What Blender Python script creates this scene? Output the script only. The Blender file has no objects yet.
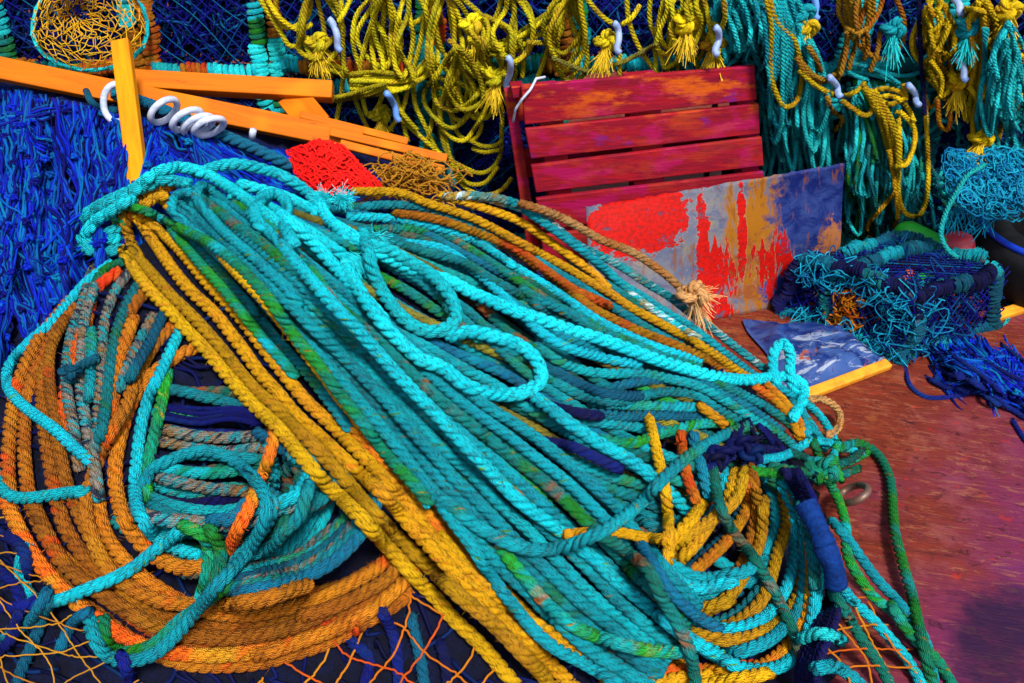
import bpy, math
import numpy as np
from mathutils import Vector
RNG = np.random.default_rng(7)
SC = bpy.context.scene
COL = SC.collection

# ------------------------------------------------------------------ camera
F = 900.0
CAM = np.array([0.0, 0.0, 1.2])
PITCH = math.radians(32)
cp, sp_ = math.cos(PITCH), math.sin(PITCH)
cam_d = bpy.data.cameras.new('camera'); cam = bpy.data.objects.new('camera', cam_d); COL.objects.link(cam)
cam.location = CAM; cam.rotation_euler = (math.pi/2 - PITCH, 0, 0)
cam_d.sensor_width = 36.0; cam_d.lens = 36.0*F/1024; cam_d.clip_end = 500; cam_d.clip_start = 0.05
SC.camera = cam

def ray(px, py):
    px = np.asarray(px, float); py = np.asarray(py, float)
    u = (px-512)/F; v = (341.5-py)/F
    return np.stack([u, cp+v*sp_, -sp_+v*cp], -1)
def W(px, py, d):
    return CAM + ray(px, py)*np.asarray(d, float)[..., None]
def on_y(px, py, y):          # point of the sight line at world y
    r = ray(px, py); return CAM + r*(y/r[..., 1])[..., None]
def on_z(px, py, z=0.0):
    r = ray(px, py); return CAM + r*((z-CAM[2])/r[..., 2])[..., None]

# ------------------------------------------------------------------ surfaces the ropes lie on
STEP = 4
GX = np.arange(-120, 1150, STEP); GY = np.arange(-120, 820, STEP)
class Base:
    """a real surface seen as depth along the sight lines, and how high things are stacked on it"""
    def __init__(self, depth, cap=0.09):
        self.D = depth; self.S = np.zeros((len(GY)*2, len(GX)*2)); self.cap = cap
    def depth(self, P):
        fx = np.clip((P[:, 0]-GX[0])/STEP, 0, len(GX)-1.001); fy = np.clip((P[:, 1]-GY[0])/STEP, 0, len(GY)-1.001)
        ix = fx.astype(int); iy = fy.astype(int); ax = fx-ix; ay = fy-iy; D = self.D
        return (D[iy, ix]*(1-ax)+D[iy, ix+1]*ax)*(1-ay)+(D[iy+1, ix]*(1-ax)+D[iy+1, ix+1]*ax)*ay
    def sidx(self, P):
        ix = np.clip(((P[..., 0]-GX[0])/2).astype(int), 0, self.S.shape[1]-1)
        iy = np.clip(((P[..., 1]-GY[0])/2).astype(int), 0, self.S.shape[0]-1)
        return iy, ix
    def surface(self, P, lift=0.0):
        P = np.asarray(P, float); return W(P[:, 0], P[:, 1], self.depth(P)-lift)

def gsmooth(a, sig):
    if sig < .3: return a
    n = int(3*sig)+1; k = np.exp(-.5*(np.arange(-n, n+1)/sig)**2); k /= k.sum()
    return np.convolve(np.pad(a, n, mode='edge'), k, 'valid')
def table(xs, zs, sig=.05):
    X = np.linspace(-3, 3, 1201); Z = gsmooth(np.interp(X, xs, zs), sig/.005)
    return lambda x: np.interp(x, X, Z)

zr = table([-1.2, -.98, -.62, -.3, .09, .37, .58, .74], [0, .28, .505, .465, .365, .25, .10, 0])
yr = table([-1, -.5, .3, .7], [1.58, 1.6, 1.56, 1.48])
yf = table([-1.2, -.8, 0, .4, .6, .8], [.72, .70, .70, .72, .85, 1.1])
def pile_h(x, y):
    Y = yr(x); f = yf(x)
    s = np.clip((y-f)/(Y-f), 0, 1); front = (1-(1-s)**2)**.8
    b = np.clip((y-Y)/.5, 0, 1); back = np.sqrt(np.clip(1-b**2, 0, 1))
    return zr(x)*np.where(y < Y, front, back)
zr2 = table([-3, -1.0, -.7, -.45, -.2, 0], [.60, .58, .52, .42, .34, .0], .06)
def heap_h(x, y):
    Y = 2.2; f = 1.25
    s = np.clip((y-f)/(Y-f), 0, 1); front = (1-(1-s)**2)**.75
    b = np.clip((y-Y)/.35, 0, 1)
    return zr2(x)*np.where(y < Y, front, np.sqrt(np.clip(1-b**2, 0, 1)))

def march(h):
    PX, PY = np.meshgrid(GX, GY); R = ray(PX, PY); D = np.full(PX.shape, np.nan)
    done = np.zeros(PX.shape, bool); prev = None
    for t in np.arange(.7, 4.2, .012):
        p = CAM+R*t; g = p[..., 2]-np.maximum(h(p[..., 0], p[..., 1]), 0)
        hit = (~done) & (g <= 0)
        if hit.any():
            if prev is None: D[hit] = t
            else:
                fr = prev[hit]/(prev[hit]-g[hit]+1e-9); D[hit] = t-.012+.012*fr
            done |= hit
        prev = g
    D[~done] = 4.2
    return D, PX, PY, R
_D, PX, PY, _R = march(pile_h)
_hit = CAM+_R*_D[..., None]
_over = (_hit[..., 1] > yr(_hit[..., 0])+.10) & (PX < 838)
D1 = _D.copy()
for j in range(len(GX)):
    last = None
    for i in range(len(GY)-1, -1, -1):
        if _over[i, j]:
            if last is not None: D1[i, j] = last
        else: last = D1[i, j]
PILE = Base(D1, .24)
_D2, _, _, _ = march(heap_h); _h2 = CAM+_R*_D2[..., None]
for j in range(len(GX)):
    last = None
    for i in range(len(GY)-1, -1, -1):
        if _h2[i, j, 1] > 2.3:
            if last is not None: _D2[i, j] = last
        else: last = _D2[i, j]
_cl = np.zeros(_D2.shape)
for _ in range(120):
    _x, _y, _a = RNG.uniform(-80, 340), RNG.uniform(70, 420), RNG.uniform(.02, .085); _t = 1.5 if _x < 140 else 1.5-(_x-140)/170
    _u = (PX-_x)*math.cos(_t)+(PY-_y)*math.sin(_t); _v = -(PX-_x)*math.sin(_t)+(PY-_y)*math.cos(_t); _cl = np.maximum(_cl, _a*np.exp(-(_u/38)**2-(_v/9)**2))
HEAP = Base(_D2-_cl, .08)
YW = 2.40
WALL = Base(YW/_R[..., 1], .17)
WALL.D = np.where((CAM+_R*WALL.D[..., None])[..., 2] < 0, -CAM[2]/_R[..., 2], WALL.D)
DECK = Base(np.where(_R[..., 2] < -.1, -CAM[2]/np.minimum(_R[..., 2], -.1), 4.0), .15)

# ------------------------------------------------------------------ paths
def catmull(pts, step=2.5):
    p = np.asarray(pts, float)
    if len(p) == 2: p = np.array([p[0], (p[0]+p[1])/2, p[1]])
    q = np.vstack([2*p[0]-p[1], p, 2*p[-1]-p[-2]]); out = []
    for i in range(1, len(q)-2):
        a, b, c, d = q[i-1], q[i], q[i+1], q[i+2]
        t = np.linspace(0, 1, 14, endpoint=False)[:, None]
        t1 = np.linalg.norm(b-a)**.5+1e-6; t2 = np.linalg.norm(c-b)**.5+1e-6; t3 = np.linalg.norm(d-c)**.5+1e-6
        m1 = t2*((b-a)/t1-(c-a)/(t1+t2)+(c-b)/t2); m2 = t2*((c-b)/t2-(d-b)/(t2+t3)+(d-c)/t3)
        out.append((2*t**3-3*t**2+1)*b+(t**3-2*t**2+t)*m1+(-2*t**3+3*t**2)*c+(t**3-t**2)*m2)
    out = np.vstack(out+[p[-1:]])
    return even(out, step)
def even(out, step):
    s = np.r_[0, np.cumsum(np.linalg.norm(np.diff(out, axis=0), axis=1))]
    n = max(int(s[-1]/step), 3); t = np.linspace(0, s[-1], n+1)
    return np.stack([np.interp(t, s, out[:, k]) for k in range(out.shape[1])], -1)
def wob(n, amp, wl):
    """smooth random offset along a path of n samples"""
    m = max(int(n/wl)+3, 4); return np.interp(np.linspace(0, m-1, n), np.arange(m), RNG.normal(0, amp, m))
def lay(base, pts, r, lift=0.0, wobble=.8, step=2.5, nest=.62, record=True, smooth=1.3):
    """lay a rope on a base along a path: it rides over whatever is already stacked there"""
    P = catmull(pts, step)
    T = np.gradient(P, axis=0); T /= np.linalg.norm(T, axis=1)[:, None]+1e-9; Nn = np.stack([-T[:, 1], T[:, 0]], -1)
    if wobble: P = P+Nn*gsmooth(wob(len(P), wobble, 14), 4)[:, None]
    d = base.depth(P); rp = r*F/d
    ks = np.array([-1, -.5, 0, .5, 1])*nest
    Q = P[:, None, :]+Nn[:, None, :]*(ks[None, :, None]*rp[:, None, None])
    iy, ix = base.sidx(Q); need = base.S[iy, ix].max(1)
    need = np.minimum(need, base.cap)
    m = max(int(rp.mean()/step), 1)
    pad = np.pad(need, m, mode='edge'); mx = np.max([pad[i:i+len(need)] for i in range(2*m+1)], 0)
    c = gsmooth(mx, smooth*rp.mean()/step)+r*.8+(lift(np.linspace(0, 1, len(P))) if callable(lift) else lift)
    if record:
        kk = np.array([-.95, -.7, -.4, 0, .4, .7, .95])
        Q = P[:, None, :]+Nn[:, None, :]*(kk[None, :, None]*rp[:, None, None])
        iy, ix = base.sidx(Q); np.maximum.at(base.S, (iy, ix), c[:, None]+r*np.sqrt(1-kk**2)[None, :]*.9)
    d = gsmooth(d, 2.0)
    return W(P[:, 0], P[:, 1], d-c)

# ------------------------------------------------------------------ mesh gathering
class Geo:
    def __init__(self): self.v = []; self.q = []; self.t = []; self.a = []; self.n = 0
    def add(self, v, q=None, t=None, a=None):
        v = np.asarray(v, float).reshape(-1, 3); self.v.append(v)
        if q is not None and len(q): self.q.append(np.asarray(q, int)+self.n)
        if t is not None and len(t): self.t.append(np.asarray(t, int)+self.n)
        self.a.append(np.zeros((len(v), 3)) if a is None else np.asarray(a, float)); self.n += len(v)
        return self
    def build(self, name, mat, parent=None, smooth=True, bevel=0):
        v = np.vstack(self.v); a = np.vstack(self.a)
        q = np.vstack(self.q) if self.q else np.zeros((0, 4), int); t = np.vstack(self.t) if self.t else np.zeros((0, 3), int)
        org = np.array(parent_origin(parent)) if parent is not None else np.array([(v[:, 0].min()+v[:, 0].max())/2, (v[:, 1].min()+v[:, 1].max())/2, v[:, 2].min()])
        v = v-org
        me = bpy.data.meshes.new(name); me.vertices.add(len(v)); me.vertices.foreach_set('co', v.astype(np.float32).ravel())
        nl = len(q)*4+len(t)*3; me.loops.add(nl); me.polygons.add(len(q)+len(t))
        me.loops.foreach_set('vertex_index', np.r_[q.ravel(), t.ravel()].astype(np.int32))
        me.polygons.foreach_set('loop_start', np.r_[np.arange(len(q))*4, len(q)*4+np.arange(len(t))*3].astype(np.int32))
        me.polygons.foreach_set('use_smooth', np.full(len(q)+len(t), smooth))
        at = me.attributes.new('ruv', 'FLOAT_VECTOR', 'POINT'); at.data.foreach_set('vector', a.astype(np.float32).ravel())
        me.update(calc_edges=True); me.validate()
        o = bpy.data.objects.new(name, me); COL.objects.link(o); me.materials.append(mat)
        if parent is not None: o.parent = parent
        else: o.location = org
        if bevel:
            m = o.modifiers.new('bevel', 'BEVEL'); m.width = bevel; m.segments = 2; m.limit_method = 'ANGLE'
        return o
def parent_origin(p):
    o = np.array(p.location)
    while p.parent is not None: p = p.parent; o = o+np.array(p.location)
    return o
def tag(o, label=None, cat=None, group=None, kind=None):
    for k, x in (('label', label), ('category', cat), ('group', group), ('kind', kind)):
        if x: o[k] = x
    return o
def thing(name, label, cat, loc, group=None):
    o = bpy.data.objects.new(name, None); COL.objects.link(o); o.location = [float(x) for x in loc]; o.empty_display_size = .05
    return tag(o, label, cat, group)

_lobe = np.array([.57, .91, .985, 1.0, .985, .91]*3+[.57])
def tube(g, p, r, kind='laid', sides=6, lay_f=4.7, taper=True, fuzz=0, hand=1, flat=None, var=None):
    """sweep a rope (three laid strands with deep grooves) or a plain tube along p"""
    p = np.asarray(p, float); n = len(p)
    s = np.r_[0, np.cumsum(np.linalg.norm(np.diff(p, axis=0), axis=1))]
    T = np.gradient(p, axis=0); T /= np.linalg.norm(T, axis=1)[:, None]+1e-12
    ref = np.array([0.13, -.83, .54]); A = np.cross(T, ref)
    la = np.linalg.norm(A, axis=1); bad = la < .15
    if bad.any(): A[bad] = np.cross(T[bad], [1, 0, 0.2])
    A /= np.linalg.norm(A, axis=1)[:, None]+1e-12; B = np.cross(A, T)
    rr = np.full(n, r) if np.isscalar(r) else np.asarray(r, float)
    rm = float(rr.mean())
    if kind == 'laid':
        m = 19; th = np.linspace(0, 2*np.pi, m)+0; prof = _lobe*1.06; tw = hand*2*np.pi*s/(lay_f*rm*2/2)
        tw = hand*2*np.pi*s/(lay_f*rm)
    else:
        m = sides+1; th = np.linspace(0, 2*np.pi, m); prof = np.ones(m); tw = np.zeros(n)
    rr = rr.copy()
    ang = th[None, :]+tw[:, None]
    off = (np.cos(ang)[..., None]*A[:, None, :]+np.sin(ang)[..., None]*B[:, None, :])*(prof[None, :, None]*rr[:, None, None])
    v = p[:, None, :]+off
    if taper:
        v = np.concatenate([np.repeat(p[:1, None, :]-T[0]*rm*.25, m, 1), v, np.repeat(p[-1:, None, :]+T[-1]*rm*.25, m, 1)], 0); s = np.r_[s[0], s, s[-1]]
    nn = len(v); vv = RNG.random() if var is None else var
    a = np.stack([np.repeat(s[:, None], m, 1), np.repeat(np.linspace(0, 1, m)[None, :], nn, 0), np.full((nn, m), vv)], -1)
    i = np.arange(nn-1)[:, None]*m; j = np.arange(m-1)[None, :]
    q = np.stack([i+j, i+j+1, i+m+j+1, i+m+j], -1).reshape(-1, 4)
    g.add(v, q, None, a.reshape(-1, 3))
    if fuzz:
        k = int(fuzz*s[-1]); 
        if k > 0:
            ii = RNG.integers(0, n-1, k); an = RNG.random(k)*2*np.pi
            dirn = np.cos(an)[:, None]*A[ii]+np.sin(an)[:, None]*B[ii]
            b0 = p[ii]+dirn*rm*.9; ln = RNG.uniform(.004, .013, k)[:, None]
            tip = b0+(dirn*RNG.uniform(.35, 1, (k, 1))+T[ii]*RNG.normal(0, .9, (k, 1)))*ln
            w = np.cross(dirn, RNG.normal(0, 1, (k, 3))); w /= np.linalg.norm(w, axis=1)[:, None]+1e-9; w *= .00035
            v = np.stack([b0-w, b0+w, tip], 1); tt = np.arange(k*3).reshape(-1, 3)
            aa = np.repeat(np.stack([s[ii], np.full(k, .3), np.full(k, vv)], -1)[:, None, :], 3, 1)
            g.add(v, None, tt, aa.reshape(-1, 3))
    return g
def box(g, c, ax, ay, az, hx, hy, hz):
    """oriented box"""
    c, ax, ay, az = [np.asarray(k, float) for k in (c, ax, ay, az)]
    v = [c+ax*hx*i+ay*hy*j+az*hz*k for i in (-1, 1) for j in (-1, 1) for k in (-1, 1)]
    q = [(0, 1, 3, 2), (4, 6, 7, 5), (0, 4, 5, 1), (2, 3, 7, 6), (0, 2, 6, 4), (1, 5, 7, 3)]
    return g.add(v, q)
def unit(v): v = np.asarray(v, float); return v/(np.linalg.norm(v)+1e-12)
def beam(g, p0, p1, face, w, t):
    """board from p0 to p1, its broad face of width w turned to 'face', thickness t"""
    p0, p1 = np.asarray(p0, float), np.asarray(p1, float); x = unit(p1-p0); f = np.asarray(face, float); f = unit(f-x*f.dot(x)); u = np.cross(x, f)
    return box(g, (p0+p1)/2, x, u, f, np.linalg.norm(p1-p0)/2, w/2, t/2)
# ------------------------------------------------------------------ materials
class NT:
    def __init__(s, name):
        s.m = bpy.data.materials.new(name); s.m.use_nodes = True; s.t = s.m.node_tree; s.b = s.t.nodes['Principled BSDF']
    def n(s, typ, **k):
        nd = s.t.nodes.new(typ)
        for a, b in k.items(): setattr(nd, a, b)
        return nd
    def put(s, sock, v):
        if isinstance(v, bpy.types.NodeSocket): s.t.links.new(v, sock)
        elif isinstance(v, (tuple, list)) and len(v) == 3 and sock.type == 'RGBA': sock.default_value = (*v, 1)
        else: sock.default_value = v
    def math(s, op, a, b=0.0, clamp=False):
        nd = s.n('ShaderNodeMath', operation=op, use_clamp=clamp); s.put(nd.inputs[0], a); s.put(nd.inputs[1], b); return nd.outputs[0]
    def mix(s, f, a, b, mode='MIX'):
        nd = s.n('ShaderNodeMix', data_type='RGBA', blend_type=mode); s.put(nd.inputs[0], f); s.put(nd.inputs[6], a); s.put(nd.inputs[7], b); return nd.outputs[2]
    def noise(s, vec, scale, detail=3, rough=.55, dist=0):
        nd = s.n('ShaderNodeTexNoise'); s.put(nd.inputs['Vector'], vec); s.put(nd.inputs['Scale'], scale); nd.inputs['Detail'].default_value = detail
        nd.inputs['Roughness'].default_value = rough; nd.inputs['Distortion'].default_value = dist; return nd.outputs[0]
    def step(s, x, lo, hi):
        nd = s.n('ShaderNodeMapRange', interpolation_type='SMOOTHSTEP'); s.put(nd.inputs[0], x); nd.inputs[1].default_value = lo; nd.inputs[2].default_value = hi; return nd.outputs[0]
    def xyz(s, v):
        nd = s.n('ShaderNodeSeparateXYZ'); s.put(nd.inputs[0], v); return nd.outputs
    def vec(s, x, y, z=0.0):
        nd = s.n('ShaderNodeCombineXYZ'); s.put(nd.inputs[0], x); s.put(nd.inputs[1], y); s.put(nd.inputs[2], z); return nd.outputs[0]
    def scale(s, v, xyz):
        nd = s.n('ShaderNodeVectorMath', operation='MULTIPLY'); s.put(nd.inputs[0], v); nd.inputs[1].default_value = xyz; return nd.outputs[0]
    def attr(s, name='ruv'): return s.n('ShaderNodeAttribute', attribute_name=name).outputs['Vector']
    def obj(s): return s.n('ShaderNodeTexCoord').outputs['Object']
    def pos(s): return s.n('ShaderNodeNewGeometry').outputs['Position']
    def rand(s): return s.n('ShaderNodeObjectInfo').outputs['Random']
    def hsv(s, c, h, sa, v):
        nd = s.n('ShaderNodeHueSaturation'); s.put(nd.inputs['Color'], c); s.put(nd.inputs['Hue'], h); s.put(nd.inputs['Saturation'], sa); s.put(nd.inputs['Value'], v); return nd.outputs[0]
    def bump(s, h, st, dist):
        nd = s.n('ShaderNodeBump'); s.put(nd.inputs['Height'], h); s.put(nd.inputs['Strength'], st); nd.inputs['Distance'].default_value = dist
        s.t.links.new(nd.outputs[0], s.b.inputs['Normal']); return nd
    def out(s, col, rough=.7, spec=.3, metal=0.0):
        s.put(s.b.inputs['Base Color'], col); s.put(s.b.inputs['Roughness'], rough); s.put(s.b.inputs['Specular IOR Level'], spec); s.put(s.b.inputs['Metallic'], metal); return s.m

def rope_mat(name, base, alts=(), flecks=(), dirt=(.02, .015, .01), dirt_amt=.55, rough=.68, spec=.16, hue=.012, lay_m=.0498, fine=1.0):
    """alts: (colour, share, wavelength m) long stretches of another colour; flecks: (colour, share) short spots"""
    k = NT(name); a = k.attr(); u, v, var = k.xyz(a); rnd = k.math('ADD', k.math('MULTIPLY', k.rand(), 37.0), k.math('MULTIPLY', var, 61.0))
    c = base
    for i, (col, share, wl) in enumerate(alts):
        nz = k.noise(k.vec(k.math('ADD', k.math('DIVIDE', u, wl), k.math('MULTIPLY', rnd, 3.1+i)), k.math('MULTIPLY', v, .35), 7.3*i), 1.0, 2.5)
        th = .5+.28*(.5-share)*1.25; c = k.mix(k.step(nz, th-.07, th+.09), c, col)
    yarn = k.math('SINE', k.math('MULTIPLY', k.math('ADD', k.math('MULTIPLY', v, 21.0), k.math('DIVIDE', u, lay_m/21*1.0)), 6.2832))
    fib = k.noise(k.vec(k.math('MULTIPLY', u, 160.0), k.math('ADD', k.math('MULTIPLY', v, 26.0), k.math('MULTIPLY', u, 26.0/lay_m)), rnd), 1.0, 3)
    for i, (col, share) in enumerate(flecks):
        nz = k.noise(k.vec(k.math('MULTIPLY', u, 46.0), k.math('MULTIPLY', v, 5.0), k.math('ADD', rnd, 11.0*i)), 1.0, 2)
        th = .5+.3*(.5-share)*1.2; c = k.mix(k.step(nz, th-.02, th+.04), c, col)
    d = k.noise(k.vec(k.math('MULTIPLY', u, 12.0), k.math('MULTIPLY', v, 2.0), k.math('ADD', rnd, 3.0)), 1.0, 5, .65)
    c = k.mix(k.math('MULTIPLY', k.step(d, .48, .8), dirt_amt), c, dirt)
    c = k.mix(k.math('MULTIPLY', k.step(fib, .55, .72), .38*fine), c, tuple(min(1, x*1.6+.006) for x in base))
    c = k.mix(k.math('MULTIPLY', k.step(fib, .52, .30), .75*fine), c, dirt)
    hv = k.noise(k.vec(rnd, 0.5, 0.5), 5.0, 0)
    c = k.hsv(c, k.math('ADD', .5-hue, k.math('MULTIPLY', hv, 2*hue)), 1.0, k.math('ADD', .62, k.math('MULTIPLY', k.rand(), .72)))
    h = k.math('ADD', k.math('MULTIPLY', yarn, .5), k.math('MULTIPLY', fib, 1.6))
    k.bump(h, 1.0, .0016*fine)
    return k.out(c, rough, spec)

TURQ = (0.0, .43, .52); TEAL = (0.0, .215, .265); PALE = (.004, .60, .70); YEL = (.56, .30, .0015); ORA = (.50, .155, .004); RED = (.75, .06, .005); GRN = (.01, .26, .02)
GOLD = (.52, .24, .003); NAVY = (.003, .008, .16); BLUE = (.002, .02, .42)
M = {}
M['turq'] = rope_mat('turquoise_rope', TURQ, [((0, .34, .44), .4, .12)], [((.10, .30, .02), .015)])
M['teal'] = rope_mat('teal_rope', TEAL, [((0, .34, .40), .45, .14), ((.01, .20, .08), .2, .10)], [((.2, .14, .02), .012)])
M['blueteal'] = rope_mat('blue_teal_rope', (0, .12, .22), [((0, .2, .28), .4, .12)])
M['pale'] = rope_mat('pale_turquoise_rope', PALE, [((.0, .50, .60), .4, .12)], [], dirt_amt=.18, rough=.55)
M['yellow'] = rope_mat('yellow_rope', YEL, [((.58, .27, .006), .35, .13)], [((.6, .2, .01), .015)], dirt=(.08, .03, .0))
M['gold'] = rope_mat('gold_rope', GOLD, [(ORA, .45, .12), ((.62, .12, .008), .25, .09)], [], dirt=(.06, .02, .0))
M['orange'] = rope_mat('orange_rope', (.40, .125, .005), [((.50, .19, .006), .4, .11), (RED, .13, .07)], [], dirt=(.05, .012, .002), dirt_amt=.75)
M['red'] = rope_mat('red_orange_rope', (.68, .13, .008), [(RED, .5, .06), ((.55, .24, .01), .3, .09)], [], dirt=(.08, .01, .0))
M['mixed'] = rope_mat('flecked_grey_rope', (.20, .16, .12), [((.0, .22, .26), .5, .03), ((.24, .13, .04), .35, .05)], [((.0, .28, .32), .35), ((.26, .2, .17), .25), ((.01, .02, .05), .25)])
M['green'] = rope_mat('green_rope', (.0, .22, .12), [(TURQ, .4, .12), (GRN, .45, .09)], [((.25, .2, .01), .02)])
M['fleck'] = rope_mat('teal_rope_orange_flecks', (.0, .26, .26), [(GRN, .42, .08), ((.36, .10, .008), .14, .05)], [((.3, .2, .01), .02)])
M['speck'] = rope_mat('white_specked_turquoise_rope', (.0, .36, .42), [((.02, .50, .56), .4, .1), ((.42, .25, .02), .25, .07)], [((.55, .72, .75), .30)])
M['tan'] = rope_mat('tan_rope', (.52, .27, .09), [((.48, .17, .03), .4, .1)], [])
M['navy'] = rope_mat('navy_rope', (.0008, .002, .07), [((.0, .006, .13), .4, .1)], [((.005, .03, .16), .08)])
M['blue'] = rope_mat('blue_rope', (.0, .007, .20), [((.0, .03, .25), .4, .1)], [])
M['darkgreen'] = rope_mat('dark_green_rope', (.0, .12, .085), [((.0, .2, .19), .4, .13), ((.3, .07, .01), .22, .08)], [])
M['wyellow'] = rope_mat('weathered_yellow_rope', (.80, .64, .006), [((.56, .52, .010), .35, .14), ((.5, .30, .01), .25, .1)], [], dirt=(.05, .05, .0), dirt_amt=.6)
M['byellow'] = rope_mat('bright_yellow_rope', (.78, .52, .002), [((.66, .32, .003), .35, .1)], [], dirt=(.06, .04, .0))
M['wgold'] = rope_mat('old_gold_rope', (.46, .24, .008), [((.40, .15, .008), .45, .1)], [], dirt=(.05, .02, .0))
M['wteal'] = rope_mat('sea_green_rope', (.015, .74, .76), [((.0, .52, .62), .4, .12)], [], dirt_amt=.55)
M['olive'] = rope_mat('olive_rope', (.22, .2, .03), [((.3, .25, .02), .4, .1)], [])

def twine_mat(name, cols, rough=.7, spec=.10, bump=.0006):
    """loose twine: each strand takes its colour from its own random number"""
    k = NT(name); u, v, var = k.xyz(k.attr()); nd = k.n('ShaderNodeValToRGB'); k.put(nd.inputs[0], var); el = nd.color_ramp.elements
    nd.color_ramp.interpolation = 'LINEAR'
    while len(el) < len(cols): el.new(.5)
    for i, c in enumerate(cols): el[i].position = i/(len(cols)-1); el[i].color = (*c, 1)
    nz = k.noise(k.vec(k.math('MULTIPLY', u, 40.0), k.math('MULTIPLY', v, 2.0), k.math('MULTIPLY', var, 90.0)), 1.0, 4, .65)
    c = k.hsv(nd.outputs[0], .5, 1.0, k.math('ADD', .45, k.math('MULTIPLY', nz, 1.1)))
    f = k.noise(k.vec(k.math('MULTIPLY', u, 500.0), k.math('MULTIPLY', v, 6.0), 0.0), 1.0, 2); k.bump(f, .8, bump)
    return k.out(c, rough, spec)
M['bluenet'] = twine_mat('blue_net_twine', [(.0006, .001, .03), (.001, .003, .12), (.001, .006, .26), (.001, .015, .38), (.0, .08, .30), (.0, .012, .18), (.0, .13, .26)])
M['navynet'] = twine_mat('navy_net_twine', [(.0006, .001, .012), (.001, .002, .03), (.001, .003, .05), (.0, .012, .06)])
M['creelnet'] = twine_mat('creel_net_twine', [(.0006, .001, .03), (.001, .002, .09), (.001, .003, .15), (.001, .002, .06), (.0, .03, .16), (.0, .09, .16)])
M['tealnet'] = twine_mat('teal_net_twine', [(.0, .08, .18), (.0, .17, .29), (.006, .26, .38), (.0, .07, .22)])
M['yelnet'] = twine_mat('yellow_net_twine', [(.45, .22, .004), (.55, .34, .01), (.55, .20, .01)])
M['oranet'] = twine_mat('orange_net_twine', [(.36, .09, .004), (.36, .14, .004), (.36, .045, .004)])
M['rednet'] = twine_mat('red_net_twine', [(.62, .005, .004), (.75, .012, .006), (.55, .004, .006)])
M['goldtwine'] = twine_mat('gold_twine', [(.30, .13, .008), (.38, .18, .012), (.26, .08, .005)])
M['fray_pale'] = twine_mat('pale_frayed_fibre', [(.006, .60, .68), (.03, .70, .76), (.004, .52, .6)])
M['fray_tan'] = twine_mat('tan_frayed_fibre', [(.55, .3, .1), (.62, .38, .16), (.5, .22, .05)])
M['fray_yel'] = twine_mat('yellow_frayed_fibre', [(.6, .4, .01), (.68, .46, .02), (.5, .3, .01)])
M['fray_teal'] = twine_mat('teal_frayed_fibre', [(.0, .36, .38), (.02, .46, .48), (.0, .28, .3)])

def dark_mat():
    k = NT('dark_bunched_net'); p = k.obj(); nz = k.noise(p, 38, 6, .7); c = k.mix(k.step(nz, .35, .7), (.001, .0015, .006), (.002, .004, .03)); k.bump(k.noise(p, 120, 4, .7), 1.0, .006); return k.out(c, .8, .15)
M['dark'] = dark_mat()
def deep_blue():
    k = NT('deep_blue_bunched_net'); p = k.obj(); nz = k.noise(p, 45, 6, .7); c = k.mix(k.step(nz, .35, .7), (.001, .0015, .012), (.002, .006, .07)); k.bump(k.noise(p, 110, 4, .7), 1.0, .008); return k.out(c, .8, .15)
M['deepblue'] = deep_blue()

def wood_orange():
    k = NT('orange_painted_wood'); p = k.obj(); a = k.attr(); g = k.noise(k.scale(a, (5, 70, 40)), 1.0, 7, .7, .9); big = k.noise(a, 7, 2)
    c = k.mix(k.step(g, .3, .75), (.56, .135, .0015), (.42, .085, .001)); c = k.mix(k.math('MULTIPLY', k.step(big, .5, .7), .8), c, (.60, .18, .002))
    kn = k.noise(k.scale(a, (9, 30, 20)), 1.0, 4, .7); c = k.mix(k.math('MULTIPLY', k.step(kn, .62, .72), .8), c, (.20, .045, .004)); ch = k.noise(k.scale(a, (30, 45, 30)), 1.0, 5, .7); c = k.mix(k.math('MULTIPLY', k.step(ch, .64, .70), .8), c, (.16, .05, .01))
    k.bump(g, .7, .0018); return k.out(c, .6, .10)
M['wood'] = wood_orange()
def wood_yellow():
    k = NT('yellow_stake_wood'); a = k.attr(); g = k.noise(k.scale(a, (6, 70, 40)), 1.0, 5, .6, .5)
    c = k.mix(k.step(g, .3, .75), (.62, .25, .002), (.48, .15, .002)); k.bump(g, .6, .001); return k.out(c, .6, .10)
M['stake'] = wood_yellow()
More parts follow.
